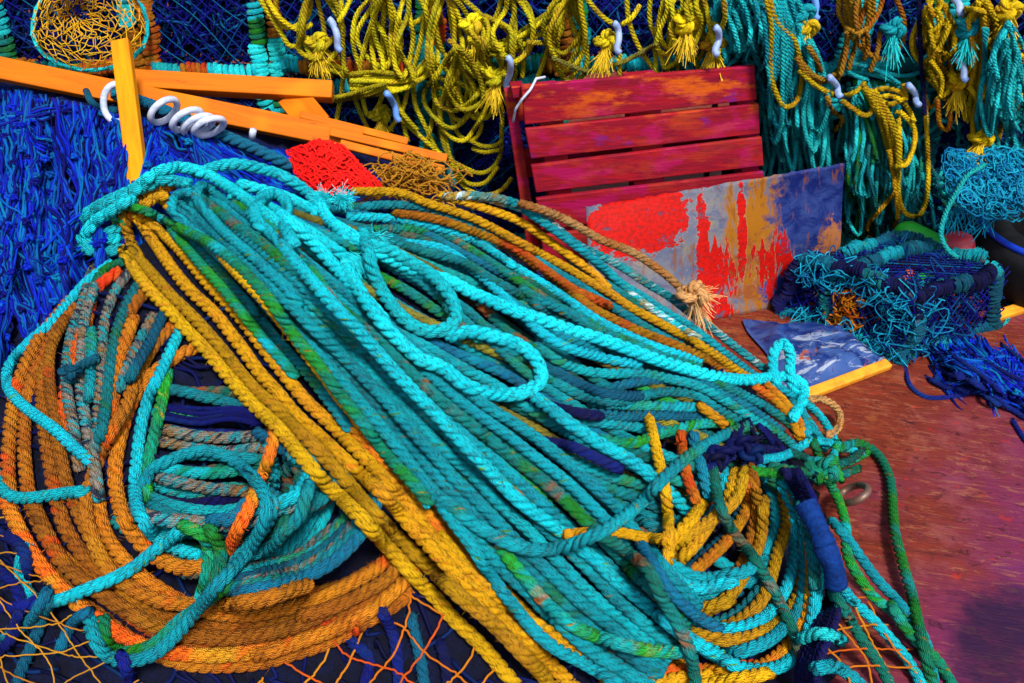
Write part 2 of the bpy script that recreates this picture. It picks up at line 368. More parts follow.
def pallet_mat():
    k = NT('red_weathered_pallet_wood'); a = k.attr(); u, v, w = k.xyz(a); r = k.math('MULTIPLY', k.rand(), 40.0)
    g = k.noise(k.vec(k.math('MULTIPLY', u, 9.0), k.math('MULTIPLY', v, 90.0), r), 1.0, 5, .65, .8)
    b1 = k.noise(k.vec(k.math('MULTIPLY', u, 8.0), k.math('MULTIPLY', v, 16.0), r), 1.0, 4, .6); b2 = k.noise(k.vec(k.math('MULTIPLY', u, 6.0), k.math('MULTIPLY', v, 12.0), k.math('ADD', r, 9.0)), 1.0, 4, .6)
    c = k.mix(k.step(g, .3, .7), (.30, .006, .012), (.16, .004, .018)); c = k.mix(k.step(b1, .50, .64), c, (.30, .004, .06)); c = k.mix(k.step(b2, .62, .72), c, (.13, .008, .15))
    b3 = k.noise(k.vec(k.math('MULTIPLY', u, 7.0), k.math('MULTIPLY', v, 22.0), k.math('ADD', r, 19.0)), 1.0, 5, .65)
    up = k.step(w, .42, .56); c = k.mix(k.math('MULTIPLY', k.step(b3, .47, .62), k.math('ADD', .15, k.math('MULTIPLY', up, .8))), c, (.52, .085, .003))
    sc = k.noise(k.vec(k.math('MULTIPLY', u, 25.0), k.math('MULTIPLY', v, 180.0), r), 1.0, 4, .7); c = k.mix(k.math('MULTIPLY', k.step(sc, .60, .72), .75), c, (.06, .006, .02))
    k.bump(k.math('ADD', g, k.math('MULTIPLY', sc, .6)), .7, .002); return k.out(c, k.math('ADD', .5, k.math('MULTIPLY', b1, .3)), .12)
M['pallet'] = pallet_mat()
def sheet_mat():
    k = NT('peeling_painted_sheet_metal'); a = k.attr(); u, v, w = k.xyz(a)
    def blob(x, y, rx, ry):
        dx = k.math('DIVIDE', k.math('SUBTRACT', u, x), rx); dy = k.math('DIVIDE', k.math('SUBTRACT', v, y), ry)
        return k.math('SUBTRACT', 1.0, k.math('ADD', k.math('MULTIPLY', dx, dx), k.math('MULTIPLY', dy, dy)))
    fine = k.noise(k.scale(a, (15, 9, 1)), 1.0, 9, .72, .3); drip = k.noise(k.scale(a, (26, 3.0, 1)), 1.0, 8, .7, .3); mott = k.noise(k.scale(a, (11, 7, 1)), 1.0, 10, .78, .5); spot = k.noise(k.scale(a, (60, 40, 1)), 1.0, 4, .6)
    cl = k.noise(k.scale(a, (5, 4, 1)), 1.0, 4, .6)
    c = k.mix(k.step(cl, .35, .65), (.135, .135, .155), (.075, .09, .15)); c = k.mix(k.step(fine, .52, .66), c, (.18, .15, .09)); c = k.mix(k.math('MULTIPLY', k.step(mott, .48, .62), .8), c, (.055, .07, .14)); c = k.mix(k.math('MULTIPLY', k.step(mott, .44, .34), .6), c, (.24, .19, .13))
    rust = k.math('ADD', k.math('MULTIPLY', blob(.70, .5, .24, .75), .26), drip); c = k.mix(k.step(rust, .57, .70), c, (.26, .095, .005))
    r2 = k.math('ADD', k.math('MULTIPLY', blob(.70, .25, .35, .5), .16), fine); c = k.mix(k.step(r2, .60, .72), c, (.20, .055, .014))
    bl = k.math('ADD', k.math('MULTIPLY', blob(.93, .72, .26, .55), .42), k.math('MULTIPLY', fine, .8)); c = k.mix(k.step(bl, .44, .62), c, k.mix(k.step(mott, .40, .60), (.004, .010, .09), (.02, .04, .16))); c = k.mix(k.math('MULTIPLY', k.step(mott, .60, .66), .7), c, (.10, .045, .03))
    bl2 = k.math('ADD', k.math('MULTIPLY', blob(.80, .12, .16, .3), .40), fine); c = k.mix(k.step(bl2, .62, .78), c, (.008, .03, .18))
    rr = k.math('ADD', k.math('MULTIPLY', blob(.96, .35, .10, .35), .35), fine); c = k.mix(k.step(rr, .66, .78), c, (.28, .10, .035))
    red = k.math('MAXIMUM', k.math('ADD', k.math('MULTIPLY', blob(.20, .84, .22, .30), .55), k.math('MULTIPLY', k.math('SUBTRACT', fine, .5), 1.5)),
                 k.math('ADD', k.math('MULTIPLY', k.math('MAXIMUM', blob(.50, .22, .09, .36), blob(.73, .36, .10, .24)), .30), k.math('MULTIPLY', k.math('SUBTRACT', drip, .5), 2.0)))
    red = k.math('MAXIMUM', red, k.math('ADD', k.math('MULTIPLY', k.math('MAXIMUM', blob(.445, .5, .03, .5), blob(.60, .62, .02, .4)), .3), k.math('MULTIPLY', k.math('SUBTRACT', fine, .45), 1.2)))
    rm = k.step(red, .10, .13); edge = k.math('MULTIPLY', k.step(red, .06, .09), k.math('SUBTRACT', 1.0, rm))
    c = k.mix(k.math('MULTIPLY', edge, .2), c, (.55, .5, .42)); c = k.mix(k.math('MULTIPLY', k.step(drip, .55, .62), .75), c, (.16, .05, .01)); rm = k.math('MULTIPLY', rm, k.step(mott, .62, .56)); c = k.mix(rm, c, k.mix(k.step(spot, .35, .7), (.46, .004, .002), (.24, .006, .004)))
    c = k.mix(k.math('MULTIPLY', k.step(spot, .66, .74), .6), c, (.10, .04, .02))
    k.bump(k.math('ADD', rm, k.math('MULTIPLY', fine, .5)), .7, .0015)
    return k.out(c, k.math('ADD', .42, k.math('MULTIPLY', fine, .4)), .08)
M['sheet'] = sheet_mat()
def deck_mat():
    k = NT('red_stained_deck_boards'); p = k.pos(); x, y, z = k.xyz(p)
    q = k.vec(k.math('ADD', k.math('MULTIPLY', x, .97), k.math('MULTIPLY', y, -.25)), k.math('ADD', k.math('MULTIPLY', x, .25), k.math('MULTIPLY', y, .97)), z)
    g = k.noise(k.scale(q, (7, 85, 1)), 1.0, 6, .68, .6); g2 = k.noise(k.scale(q, (22, 190, 1)), 1.0, 4, .7, .4); cl = k.noise(p, 5.5, 5, .62); cl2 = k.noise(k.scale(p, (1, 1, 1)), 11, 5, .65)
    c = k.mix(k.step(g, .32, .68), (.10, .014, .005), (.17, .022, .009)); c = k.mix(k.math('MULTIPLY', k.step(cl2, .5, .68), .8), c, (.24, .065, .016))
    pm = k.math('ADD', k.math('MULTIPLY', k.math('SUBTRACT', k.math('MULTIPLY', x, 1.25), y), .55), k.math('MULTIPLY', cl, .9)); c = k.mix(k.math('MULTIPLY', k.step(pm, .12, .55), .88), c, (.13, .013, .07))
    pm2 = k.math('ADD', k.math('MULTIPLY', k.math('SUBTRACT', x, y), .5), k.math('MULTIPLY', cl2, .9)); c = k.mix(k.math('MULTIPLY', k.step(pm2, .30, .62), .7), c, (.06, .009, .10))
    c = k.mix(k.math('MULTIPLY', k.step(g2, .56, .72), .65), c, (.045, .005, .006)); sp = k.noise(p, 95, 3, .6); c = k.mix(k.math('MULTIPLY', k.step(sp, .67, .73), .75), c, (.05, .01, .015))
    gr = k.noise(k.scale(q, (14, 60, 1)), 1.0, 8, .8, 1.0); c = k.mix(k.math('MULTIPLY', k.step(gr, .53, .62), .7), c, (.26, .085, .04)); gr2 = k.noise(k.scale(q, (30, 45, 1)), 1.0, 8, .8, .5); c = k.mix(k.math('MULTIPLY', k.step(gr2, .55, .62), .8), c, (.035, .006, .008))
    sp2 = k.noise(k.scale(p, (1.0, 1.3, 1)), 26, 3, .6); c = k.mix(k.math('MULTIPLY', k.step(sp2, .64, .70), .6), c, (.32, .015, .008))
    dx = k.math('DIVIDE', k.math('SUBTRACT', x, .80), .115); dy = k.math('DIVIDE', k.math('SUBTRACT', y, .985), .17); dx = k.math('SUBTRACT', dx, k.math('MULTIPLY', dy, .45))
    st = k.math('ADD', k.math('SUBTRACT', 1.0, k.math('ADD', k.math('MULTIPLY', dx, dx), k.math('MULTIPLY', dy, dy))), k.math('MULTIPLY', k.math('SUBTRACT', cl2, .5), 2.2)); c = k.mix(k.math('MULTIPLY', k.step(st, .05, .95), .85), c, (.008, .003, .022))  # soft dark purple shadow painted into the deck colour
    k.bump(k.math('ADD', k.math('MULTIPLY', g, .6), g2), .8, .003); return k.out(c, k.math('ADD', .5, k.math('MULTIPLY', g2, .35)), .15)
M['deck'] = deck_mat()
def plain(name, col, rough=.5, spec=.4, metal=0., var=.25, sc=30, bump=.001, col2=None):
    k = NT(name); p = k.obj(); nz = k.noise(p, sc, 5, .65); c = k.mix(k.step(nz, .35, .75), col, col2 or tuple(x*(1-var) for x in col)); k.bump(nz, .5, bump); return k.out(c, rough, spec, metal)
M['white'] = plain('white_plastic', (.52, .56, .66), .5, .3, col2=(.22, .28, .42))
M['hook'] = plain('pale_blue_plastic', (.30, .40, .62), .5, .3, col2=(.10, .20, .50))
M['bluehook'] = plain('sky_blue_plastic', (.12, .30, .75), .4, .5)
M['tape'] = plain('blue_tape', (.002, .03, .17), .75, .10, col2=(.002, .012, .07), sc=95, bump=.010)
M['iron'] = plain('rusty_iron', (.16, .12, .10), .5, .5, .5, col2=(.20, .07, .03), sc=90)
M['rubber'] = plain('black_rubber', (.005, .005, .006), .6, .12, col2=(.009, .009, .011))
M['buoyred'] = plain('faded_red_plastic', (.55, .02, .05), .45, .4, col2=(.5, .08, .10))
M['buoygreen'] = plain('green_plastic', (.02, .42, .03), .4, .4, col2=(.02, .28, .03))
M['buoyorange'] = plain('orange_plastic', (.75, .10, .012), .45, .4, col2=(.6, .05, .01))
M['steel'] = plain('creel_steel', (.05, .06, .08), .6, .3, .3)
M['wall'] = plain('dark_quay_stone', (.02, .022, .03), .8, .2, sc=12, bump=.02)
M['pipe'] = plain('yellow_batten_wood', (.72, .30, .015), .5, .35, col2=(.5, .16, .01), sc=40)
M['skyreflect'] = plain('painted_sky_reflection_blue', (.004, .035, .45), .35, .5)  # blue colour standing in for sky reflected on the tyre rubber
def bag_mat():
    k = NT('crumpled_printed_plastic'); p = k.attr(); a = k.noise(p, 3.2, 7, .6, 1.2); b = k.noise(k.scale(p, (1, 2.6, 1)), 3.0, 8, .6, 1.5); u, v, w = k.xyz(p)
    c = k.mix(k.step(a, .40, .55), (.006, .02, .12), (.03, .07, .22)); c = k.mix(k.math('MULTIPLY', k.step(b, .52, .60), k.step(v, .25, .5)), c, (.24, .28, .36)); d = k.noise(p, 4.5, 6, .6, 1.0); c = k.mix(k.step(d, .60, .68), c, (.28, .06, .015))
    e = k.noise(k.scale(p, (2, 1, 1)), 9, 4, .6, .8); c = k.mix(k.step(e, .58, .66), c, (.01, .015, .08)); return k.out(c, .35, .3)
M['bag'] = bag_mat()
R = .0089     # hawser radius in the pile
def strand(parent, base, pts, mat, r=R, name='rope_strand', lift=0., fuzz=45, wobble=.8, hand=1, nest=.78, label=None, kind='laid', step=2.0, smooth=.9, sink=.014):
    L = lift; lf = (lambda t: L-sink*np.clip(1-np.minimum(t, 1-t)/.07, 0, 1)) if sink else L
    g = Geo(); tube(g, lay(base, pts, r, lf, wobble, step, nest, True, smooth), r, kind=kind, fuzz=fuzz, hand=hand, sides=10)
    o = g.build(name, M[mat], parent)
    if label: o['label'] = label
    return o
def single(name, label, cat, base, pts, mat, r=R, group=None, **k):
    return tag(strand(None, base, pts, mat, r, name=name, **k), label, cat, group)
def resample(pl, m): return even(catmull(pl, 3), 1e-9+1)[np.linspace(0, len(even(catmull(pl, 3), 1))-1, m).astype(int)]
def hank(parent, base, bl, br, n, mats, r=R, jit=.25, m=9, drift=.0, ends=0, **k):
    """n strands running between two bounding lines"""
    A = resample(bl, m); B = resample(br, m); order = RNG.permutation(n); out = []
    for i in order:
        f0 = (i+.5)/n; f = f0+gsmooth(np.array(RNG.normal(0, jit/n, m)), .8)+np.linspace(-1, 1, m)*RNG.normal(0, drift)+np.sin(np.linspace(0, np.pi*RNG.uniform(.8, 2.2), m)+RNG.random()*6)*drift*.7
        f = np.clip(f, -.06, 1.06)[:, None]; P = A*(1-f)+B*f
        if ends: P[0] += RNG.normal(0, ends, 2); P[-1] += RNG.normal(0, ends, 2)
        out.append(strand(parent, base, P, mats[i % len(mats)] if isinstance(mats, list) else mats, r*RNG.uniform(.93, 1.06), **k))
    return out
def brush(g, p, d, n, ln, spread, w=.0006, curl=.55):
    """a frayed rope end: many fibres fanning out from p along d"""
    d = unit(d)
    for _ in range(n):
        e = unit(d+RNG.normal(0, spread, 3)); L = ln*RNG.uniform(.55, 1.1); b = RNG.normal(0, curl, 3); q = np.asarray(p)+RNG.normal(0, .004, 3)
        t = np.linspace(0, 1, 6)[:, None]; tube(g, q+e*L*t+b*L*.5*t**2-np.array([0, 0, L*.35])*t**2.2, w, kind='plain', sides=3, taper=False)
    return g
def knotmesh(g, c, s, r, rot=0., kind='laid', squash=.75):
    """overhand (trefoil) knot seen from the camera, half size s, centred at c"""
    t = np.linspace(0, 2*np.pi, 90); x = np.sin(t)+2*np.sin(2*t); y = np.cos(t)-2*np.cos(2*t); z = -np.sin(3*t)*1.3
    cr, sr = math.cos(rot), math.sin(rot); X = x*cr-y*sr; Y = (x*sr+y*cr)*squash
    rt = np.array([1, 0, 0]); up = np.array([0, sp_, cp]); fw = np.array([0, cp, -sp_])
    p = np.asarray(c)+(X[:, None]*rt+Y[:, None]*up)*s/3-fw*(z[:, None]*r*1.0+r*.8)
    return tube(g, p, r, kind=kind, sides=8, taper=False)

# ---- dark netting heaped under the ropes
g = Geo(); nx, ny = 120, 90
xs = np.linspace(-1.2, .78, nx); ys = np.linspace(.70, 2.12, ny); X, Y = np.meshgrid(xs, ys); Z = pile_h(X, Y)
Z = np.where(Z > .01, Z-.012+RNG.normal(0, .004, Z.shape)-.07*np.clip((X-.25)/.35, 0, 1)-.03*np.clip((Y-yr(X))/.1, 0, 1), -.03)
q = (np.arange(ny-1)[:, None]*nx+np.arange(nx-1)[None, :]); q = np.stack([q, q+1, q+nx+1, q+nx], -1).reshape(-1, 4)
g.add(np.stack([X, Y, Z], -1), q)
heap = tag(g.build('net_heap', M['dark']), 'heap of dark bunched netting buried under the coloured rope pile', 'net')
g = Geo()
for _ in range(330):
    x0, y0 = RNG.uniform(-20, 900), RNG.uniform(200, 700); a = RNG.normal(.6, .9); L = RNG.uniform(30, 120)
    t = np.linspace(-1, 1, 5)[:, None]; P = np.array([x0, y0])+t*L/2*np.array([math.cos(a), math.sin(a)])+RNG.normal(0, 6, (5, 2))
    d = PILE.depth(P)
    w = PILE.surface(P)
    if np.abs(pile_h(w[:, 0], w[:, 1])-w[:, 2]).max() > .02 or w[:, 0].max() > .42: continue
    tube(g, lay(PILE, P, .003, lambda t: .012*np.sin(np.pi*t)-.010, 0, 5, record=False), .003, kind='plain', sides=5)
g.build('loose_twine', M['navynet'], heap)

# ---- A  faded teal coil seen inside the orange one
tc = thing('teal_rope_coil', 'small coil of dark teal rope lying inside the big orange coil', 'rope coil', on_z(215, 500))
for k in range(7):
    y = 392+k*18+RNG.normal(0, 3); strand(tc, PILE, [(155, y), (190, y+RNG.uniform(2, 10)), (230, y+RNG.uniform(2, 12)), (285, y+RNG.uniform(0, 14))], ['darkgreen', 'teal', 'navy', 'mixed'][k % 4], R)
for pts, m in [([(165, 388), (205, 397), (235, 405), (262, 416)], 'teal'), ([(163, 430), (200, 437), (240, 437), (278, 434)], 'mixed'), ([(185, 453), (235, 457), (275, 462)], 'teal'),
               ([(158, 468), (200, 474), (248, 468)], 'green'), ([(160, 478), (200, 487), (252, 492)], 'mixed'), ([(144, 494), (175, 507), (210, 512), (250, 507)], 'teal'),
               ([(150, 505), (190, 523), (225, 528), (252, 522)], 'teal'), ([(285, 440), (303, 462), (300, 490), (285, 515), (262, 535)], 'mixed'), ([(296, 430), (315, 470), (308, 505), (288, 532), (255, 552)], 'mixed'),
               ([(312, 455), (330, 490), (322, 520), (300, 545), (262, 562), (220, 566)], 'turq'), ([(306, 450), (320, 488), (310, 520), (288, 548), (250, 566), (205, 572)], 'turq'),
               ([(330, 470), (345, 505), (336, 535), (312, 557)], 'blueteal'), ([(352, 505), (348, 535), (328, 560), (290, 580), (240, 590), (205, 590)], 'mixed'),
               ([(345, 520), (325, 548), (290, 568), (245, 580), (212, 582)], 'mixed'), ([(180, 545), (215, 553), (250, 548), (275, 538)], 'green'), ([(185, 558), (215, 566), (240, 566)], 'teal')]:
    strand(tc, PILE, pts, m)
for k in range(13):
    rx, ry = RNG.uniform(45, 150), RNG.uniform(38, 105); a0, a1 = RNG.uniform(-1.1, .3), RNG.uniform(1.2, 2.6); t = np.linspace(a0, a1, 7)
    strand(tc, PILE, np.stack([208+rx*np.cos(t), 478+ry*np.sin(t)], -1)+RNG.normal(0, 2, (7, 2)), ['teal', 'darkgreen', 'mixed', 'turq', 'blueteal', 'teal'][k % 6], R)
for k in range(6):
    rx, ry = 148+k*5, 92+k*5; t = np.linspace(RNG.uniform(-.1, .2), RNG.uniform(1.3, 1.9), 7); strand(tc, PILE, np.stack([208+rx*np.cos(t), 480+ry*np.sin(t)], -1)+RNG.normal(0, 1.5, (7, 2)), ['mixed', 'teal', 'blueteal'][k % 3], R)
nb = thing('navy_cord_bundle', 'thin navy cords lying across the gap inside the orange coil', 'cord', on_z(210, 414))
for dy in (-6, -2, 2, 6): strand(nb, PILE, [(158, 410+dy), (200, 416+dy*1.2), (235, 414+dy), (262, 420+dy)], 'blue', .0042, name='cord_strand')

# ---- B  orange coil
oc = thing('orange_rope_coil', 'big coil of hairy orange rope at the lower left of the pile', 'rope coil', on_z(200, 650))
OR = [
 [(120, 270), (97, 288), (86, 322), (74, 360), (66, 400), (62, 450)],
 [(150, 286), (130, 312), (117, 348), (108, 400), (100, 450)],
 [(62, 322), (45, 360), (42, 400), (48, 450), (56, 500), (75, 545), (110, 580), (150, 610), (200, 626), (260, 626), (320, 612), (370, 590), (402, 568)],
 [(76, 305), (50, 340), (30, 388), (25, 440), (28, 490), (45, 535), (75, 570), (110, 600), (150, 628), (200, 645), (250, 645), (310, 630), (360, 608), (402, 580)],
 [(70, 300), (38, 340), (17, 385), (10, 430), (8, 480), (15, 520), (35, 555), (60, 585), (100, 618), (140, 645), (190, 664), (240, 664), (300, 652), (350, 632), (395, 604), (412, 590)],
 [(66, 318), (50, 350), (50, 390), (57, 430), (65, 470), (77, 510), (98, 550), (132, 582), (172, 602), (222, 610), (280, 603), (340, 586), (388, 560)],
 [(134, 318), (118, 362), (112, 402), (105, 440)],
 [(30, 500), (60, 560), (95, 590), (140, 620), (190, 636), (240, 638), (300, 624), (350, 600)],
 [(95, 470), (105, 532), (127, 563), (158, 589), (198, 609), (256, 614), (320, 598), (372, 572), (390, 556)],
 [(200, 346), (172, 360), (142, 384), (128, 410), (120, 440), (116, 480), (121, 510), (136, 537), (157, 557), (185, 568), (205, 566)],
 [(180, 318), (152, 350), (136, 380), (125, 405), (106, 440), (93, 475), (86, 510), (96, 548), (122, 582), (160, 600), (205, 606), (260, 600), (310, 585)],
 [(5, 500), (22, 536), (45, 570), (75, 600), (110, 628), (150, 648), (190, 656), (240, 655), (290, 645)],
]
for i, p in enumerate(OR): strand(oc, PILE, p, ['red', 'orange', 'orange', 'orange', 'orange', 'orange', 'orange', 'orange', 'orange', 'orange', 'orange', 'red'][i], R*1.1*RNG.uniform(.92, 1.08), fuzz=260, name='rope_strand')
strand(oc, PILE, [(277, 424), (268, 460), (256, 490), (242, 522), (228, 552)], 'red', R*1.02, fuzz=160, label='bright red orange rope inside the coil')
strand(oc, PILE, [(420, 560), (395, 590), (350, 622), (305, 640), (255, 655)], 'orange', R*1.1, fuzz=260)
strand(oc, PILE, [(412, 552), (385, 580), (345, 602), (300, 616)], 'orange', R*1.1, fuzz=260)

# ---- C  grey flecked ropes at the left shoulder
gc = thing('grey_flecked_rope_hank', 'worn grey ropes flecked with teal hanging over the orange coil', 'rope', on_z(85, 450))
for p, m in [([(122, 252), (97, 265), (83, 300), (70, 340), (66, 380), (72, 420), (80, 470)], 'mixed'), ([(125, 259), (102, 272), (90, 300)], 'green'), ([(95, 285), (84, 320), (80, 380), (86, 420), (91, 450), (98, 500)], 'mixed'),
             ([(136, 265), (115, 290), (104, 320), (102, 370), (98, 420), (94, 455)], 'mixed'), ([(141, 280), (127, 302), (116, 330), (110, 365), (106, 405), (99, 440)], 'teal'), ([(154, 316), (134, 352), (121, 390)], 'mixed'),
             ([(165, 312), (150, 340), (130, 380)], 'blueteal'), ([(92, 330), (92, 365), (90, 400)], 'teal')]:
    strand(gc, PILE, p, m, R*.98, fuzz=180)
g = Geo(); tube(g, lay(PILE, [(98, 358), (85, 364), (74, 372), (71, 382)], .008, 0, 0), .008, fuzz=200); knotmesh(g, W(72, 372, PILE.depth(np.array([[72., 372.]]))[0]-.055), .012, .006)
g.build('tied_cord', M['blueteal'], gc)
tr = thing('straight_teal_rope', 'turquoise rope beside a green rope running straight down into the orange coil', 'rope', on_z(140, 480))
strand(tr, PILE, [(168, 372), (158, 420), (149, 460), (146, 500)], 'green', fuzz=120)
strand(tr, PILE, [(182, 328), (164, 362), (150, 395), (140, 432), (135, 490), (140, 516), (160, 540), (200, 556)], 'turq')

# ---- E  yellow hank
yh = thing('yellow_rope_hank', 'hank of yellow rope running diagonally across the middle of the pile', 'rope hank', on_z(400, 570))
YE = [
 ([(150, 188), (185, 222), (225, 260), (255, 290), (280, 317), (310, 360), (335, 400), (375, 447), (425, 505), (460, 545), (512, 600), (548, 632), (600, 668)], 'yellow'),
 ([(245, 275), (272, 300), (295, 325), (325, 360), (357, 400), (402, 455), (440, 505), (472, 540), (507, 570), (547, 610), (590, 643), (635, 661), (690, 666)], 'gold'),
 ([(340, 410), (385, 465), (430, 520), (470, 570), (500, 610), (540, 636), (580, 655)], 'gold'),
 ([(440, 535), (475, 585), (500, 622), (530, 632), (556, 640)], 'yellow'),
 ([(136, 208), (150, 222), (180, 250), (210, 285), (240, 317), (270, 356), (305, 398), (360, 452), (400, 497), (440, 545), (484, 588), (530, 622), (575, 652), (622, 690)], 'yellow'),
 ([(128, 205), (142, 224), (165, 258), (190, 288), (220, 320), (255, 366), (290, 408), (332, 448), (382, 494), (440, 556), (482, 600), (535, 650), (582, 695)], 'yellow'),
 ([(122, 202), (128, 232), (142, 262), (168, 292), (198, 322), (240, 372), (280, 412), (320, 452), (360, 496), (400, 540), (450, 586), (508, 640), (556, 692)], 'yellow'),
 ([(130, 198), (117, 220), (116, 238), (130, 262), (150, 290), (177, 320), (215, 360), (250, 400), (282, 432), (312, 469), (350, 507), (385, 545), (440, 603), (486, 650), (524, 695)], 'yellow'),
 ([(172, 186), (150, 192), (136, 205), (128, 220)], 'gold'), ([(166, 194), (150, 200), (140, 214)], 'yellow'),
]
for p, m in YE: strand(yh, PILE, p, m, R*1.17, fuzz=70)
strand(yh, PILE, [(630, 676), (670, 670), (720, 668), (760, 664)], 'red', R)
strand(yh, PILE, [(600, 690), (650, 682), (700, 676), (740, 674)], 'yellow', R)

# ---- H  upper right hank of teal and yellow
uu = thing('dark_rope_layer', 'dark teal and olive ropes lying deepest in the pile under the pale loops', 'rope hank', on_z(560, 400))
hank(uu, PILE, [(235, 250), (300, 320), (390, 400), (480, 460), (560, 505), (640, 540), (700, 540)], [(300, 205), (420, 225), (540, 280), (640, 345), (720, 380), (785, 425)], 21, ['teal', 'darkgreen', 'blueteal', 'teal', 'fleck', 'olive'], R, jit=.6, drift=.07)
uh = thing('teal_and_yellow_rope_hank', 'hank of teal and yellow ropes sweeping from the frayed end to the tied corner', 'rope hank', on_z(640, 340))
UH = [
 ([(470, 270), (500, 295), (540, 318), (600, 345), (650, 362), (700, 372)], 'teal'), ([(420, 245), (470, 268), (510, 300), (550, 330), (600, 352)], 'turq'),
 ([(405, 242), (445, 250), (480, 275), (512, 305), (545, 335), (580, 352), (640, 366)], 'turq'), ([(360, 232), (420, 250), (460, 262), (500, 285), (550, 312)], 'teal'),
 ([(440, 290), (470, 312), (500, 342), (530, 362)], 'teal'), ([(445, 305), (465, 330), (480, 340)], 'fleck'), ([(480, 305), (505, 330), (535, 350), (560, 365)], 'fleck'),
 ([(350, 208), (410, 206), (452, 216), (500, 240), (550, 268), (600, 300), (650, 330), (690, 350)], 'teal'),
 ([(375, 229), (405, 229), (440, 234), (470, 250), (512, 276), (550, 302), (600, 327), (650, 352), (700, 366)], 'fleck'),
 ([(347, 216), (387, 218), (425, 224), (475, 241), (512, 265), (556, 291), (587, 314), (650, 345), (700, 362)], 'turq'),
 ([(520, 290), (560, 310), (610, 335), (660, 355)], 'teal'),
 ([(395, 214), (430, 219), (475, 231), (512, 249), (550, 276), (588, 304), (637, 330), (687, 350), (730, 372)], 'gold'),
 ([(500, 240), (520, 250), (550, 272), (580, 292), (610, 306)], 'red'),
 ([(560, 250), (600, 280), (650, 312), (700, 345), (740, 372)], 'teal'),
 ([(352, 192), (400, 194), (430, 204), (475, 219), (512, 238), (556, 262), (600, 288), (650, 317), (700, 345), (735, 369), (760, 384)], 'yellow'),
 ([(440, 196), (475, 206), (515, 219), (550, 241), (582, 264), (610, 288)], 'yellow'),
 ([(445, 196), (480, 197), (520, 207), (548, 224), (580, 250), (620, 285), (660, 315), (700, 340)], 'speck'),
 ([(470, 195), (505, 200), (537, 214), (575, 243), (612, 262), (650, 285), (687, 310), (727, 340), (752, 360), (772, 374)], 'speck'),
 ([(525, 210), (557, 232), (600, 265), (637, 294), (675, 318), (720, 350), (757, 378)], 'turq'),
]
for p, m in UH: strand(uh, PILE, p, m, R*1.02)

# ---- I  dark teal strands gathered to the tie
ih = thing('dark_teal_rope_hank', 'dark teal ropes running level across the pile into the navy tie', 'rope hank', on_z(660, 440))
IH = [
 ([(560, 457), (600, 472), (640, 486), (670, 500)], 'teal'), ([(575, 476), (615, 490), (645, 500), (670, 515)], 'teal'), ([(575, 422), (615, 424), (650, 430)], 'teal'), ([(540, 440), (580, 450), (620, 470)], 'navy'),
 ([(562, 412), (627, 415), (665, 416), (712, 418)], 'blueteal'), ([(590, 402), (640, 406), (690, 408), (722, 414)], 'teal'), ([(520, 395), (560, 410), (600, 416)], 'navy'),
 ([(545, 377), (580, 395), (615, 400), (665, 392), (697, 397), (720, 411), (745, 425)], 'teal'), ([(610, 388), (650, 380), (700, 384), (740, 392)], 'blueteal'),
 ([(535, 345), (560, 362), (595, 373), (640, 374), (690, 383), (727, 402), (765, 426), (795, 446)], 'teal'), ([(520, 350), (560, 375), (600, 392), (640, 396)], 'blueteal'),
 ([(690, 372), (740, 392), (768, 408), (790, 425), (800, 440)], 'teal'),
 ([(600, 440), (630, 443), (665, 432), (700, 424), (730, 425)], 'green'),
 ([(752, 384), (775, 402), (790, 418), (800, 438)], 'gold'), ([(765, 384), (785, 402), (798, 420), (804, 438)], 'gold'),
 ([(775, 384), (797, 402), (806, 420), (810, 438)], 'turq'), ([(700, 405), (712, 415), (725, 425)], 'gold'), ([(527, 390), (552, 410), (590, 437), (627, 457), (660, 484), (690, 512)], 'turq'),
 ([(795, 395), (815, 412), (828, 428), (836, 445)], 'turq'), ([(790, 402), (808, 420), (818, 436), (826, 448)], 'turq'),
]
for p, m in IH: strand(ih, PILE, p, m, R*(1.2 if p[0] == (527, 390) else 1.0))

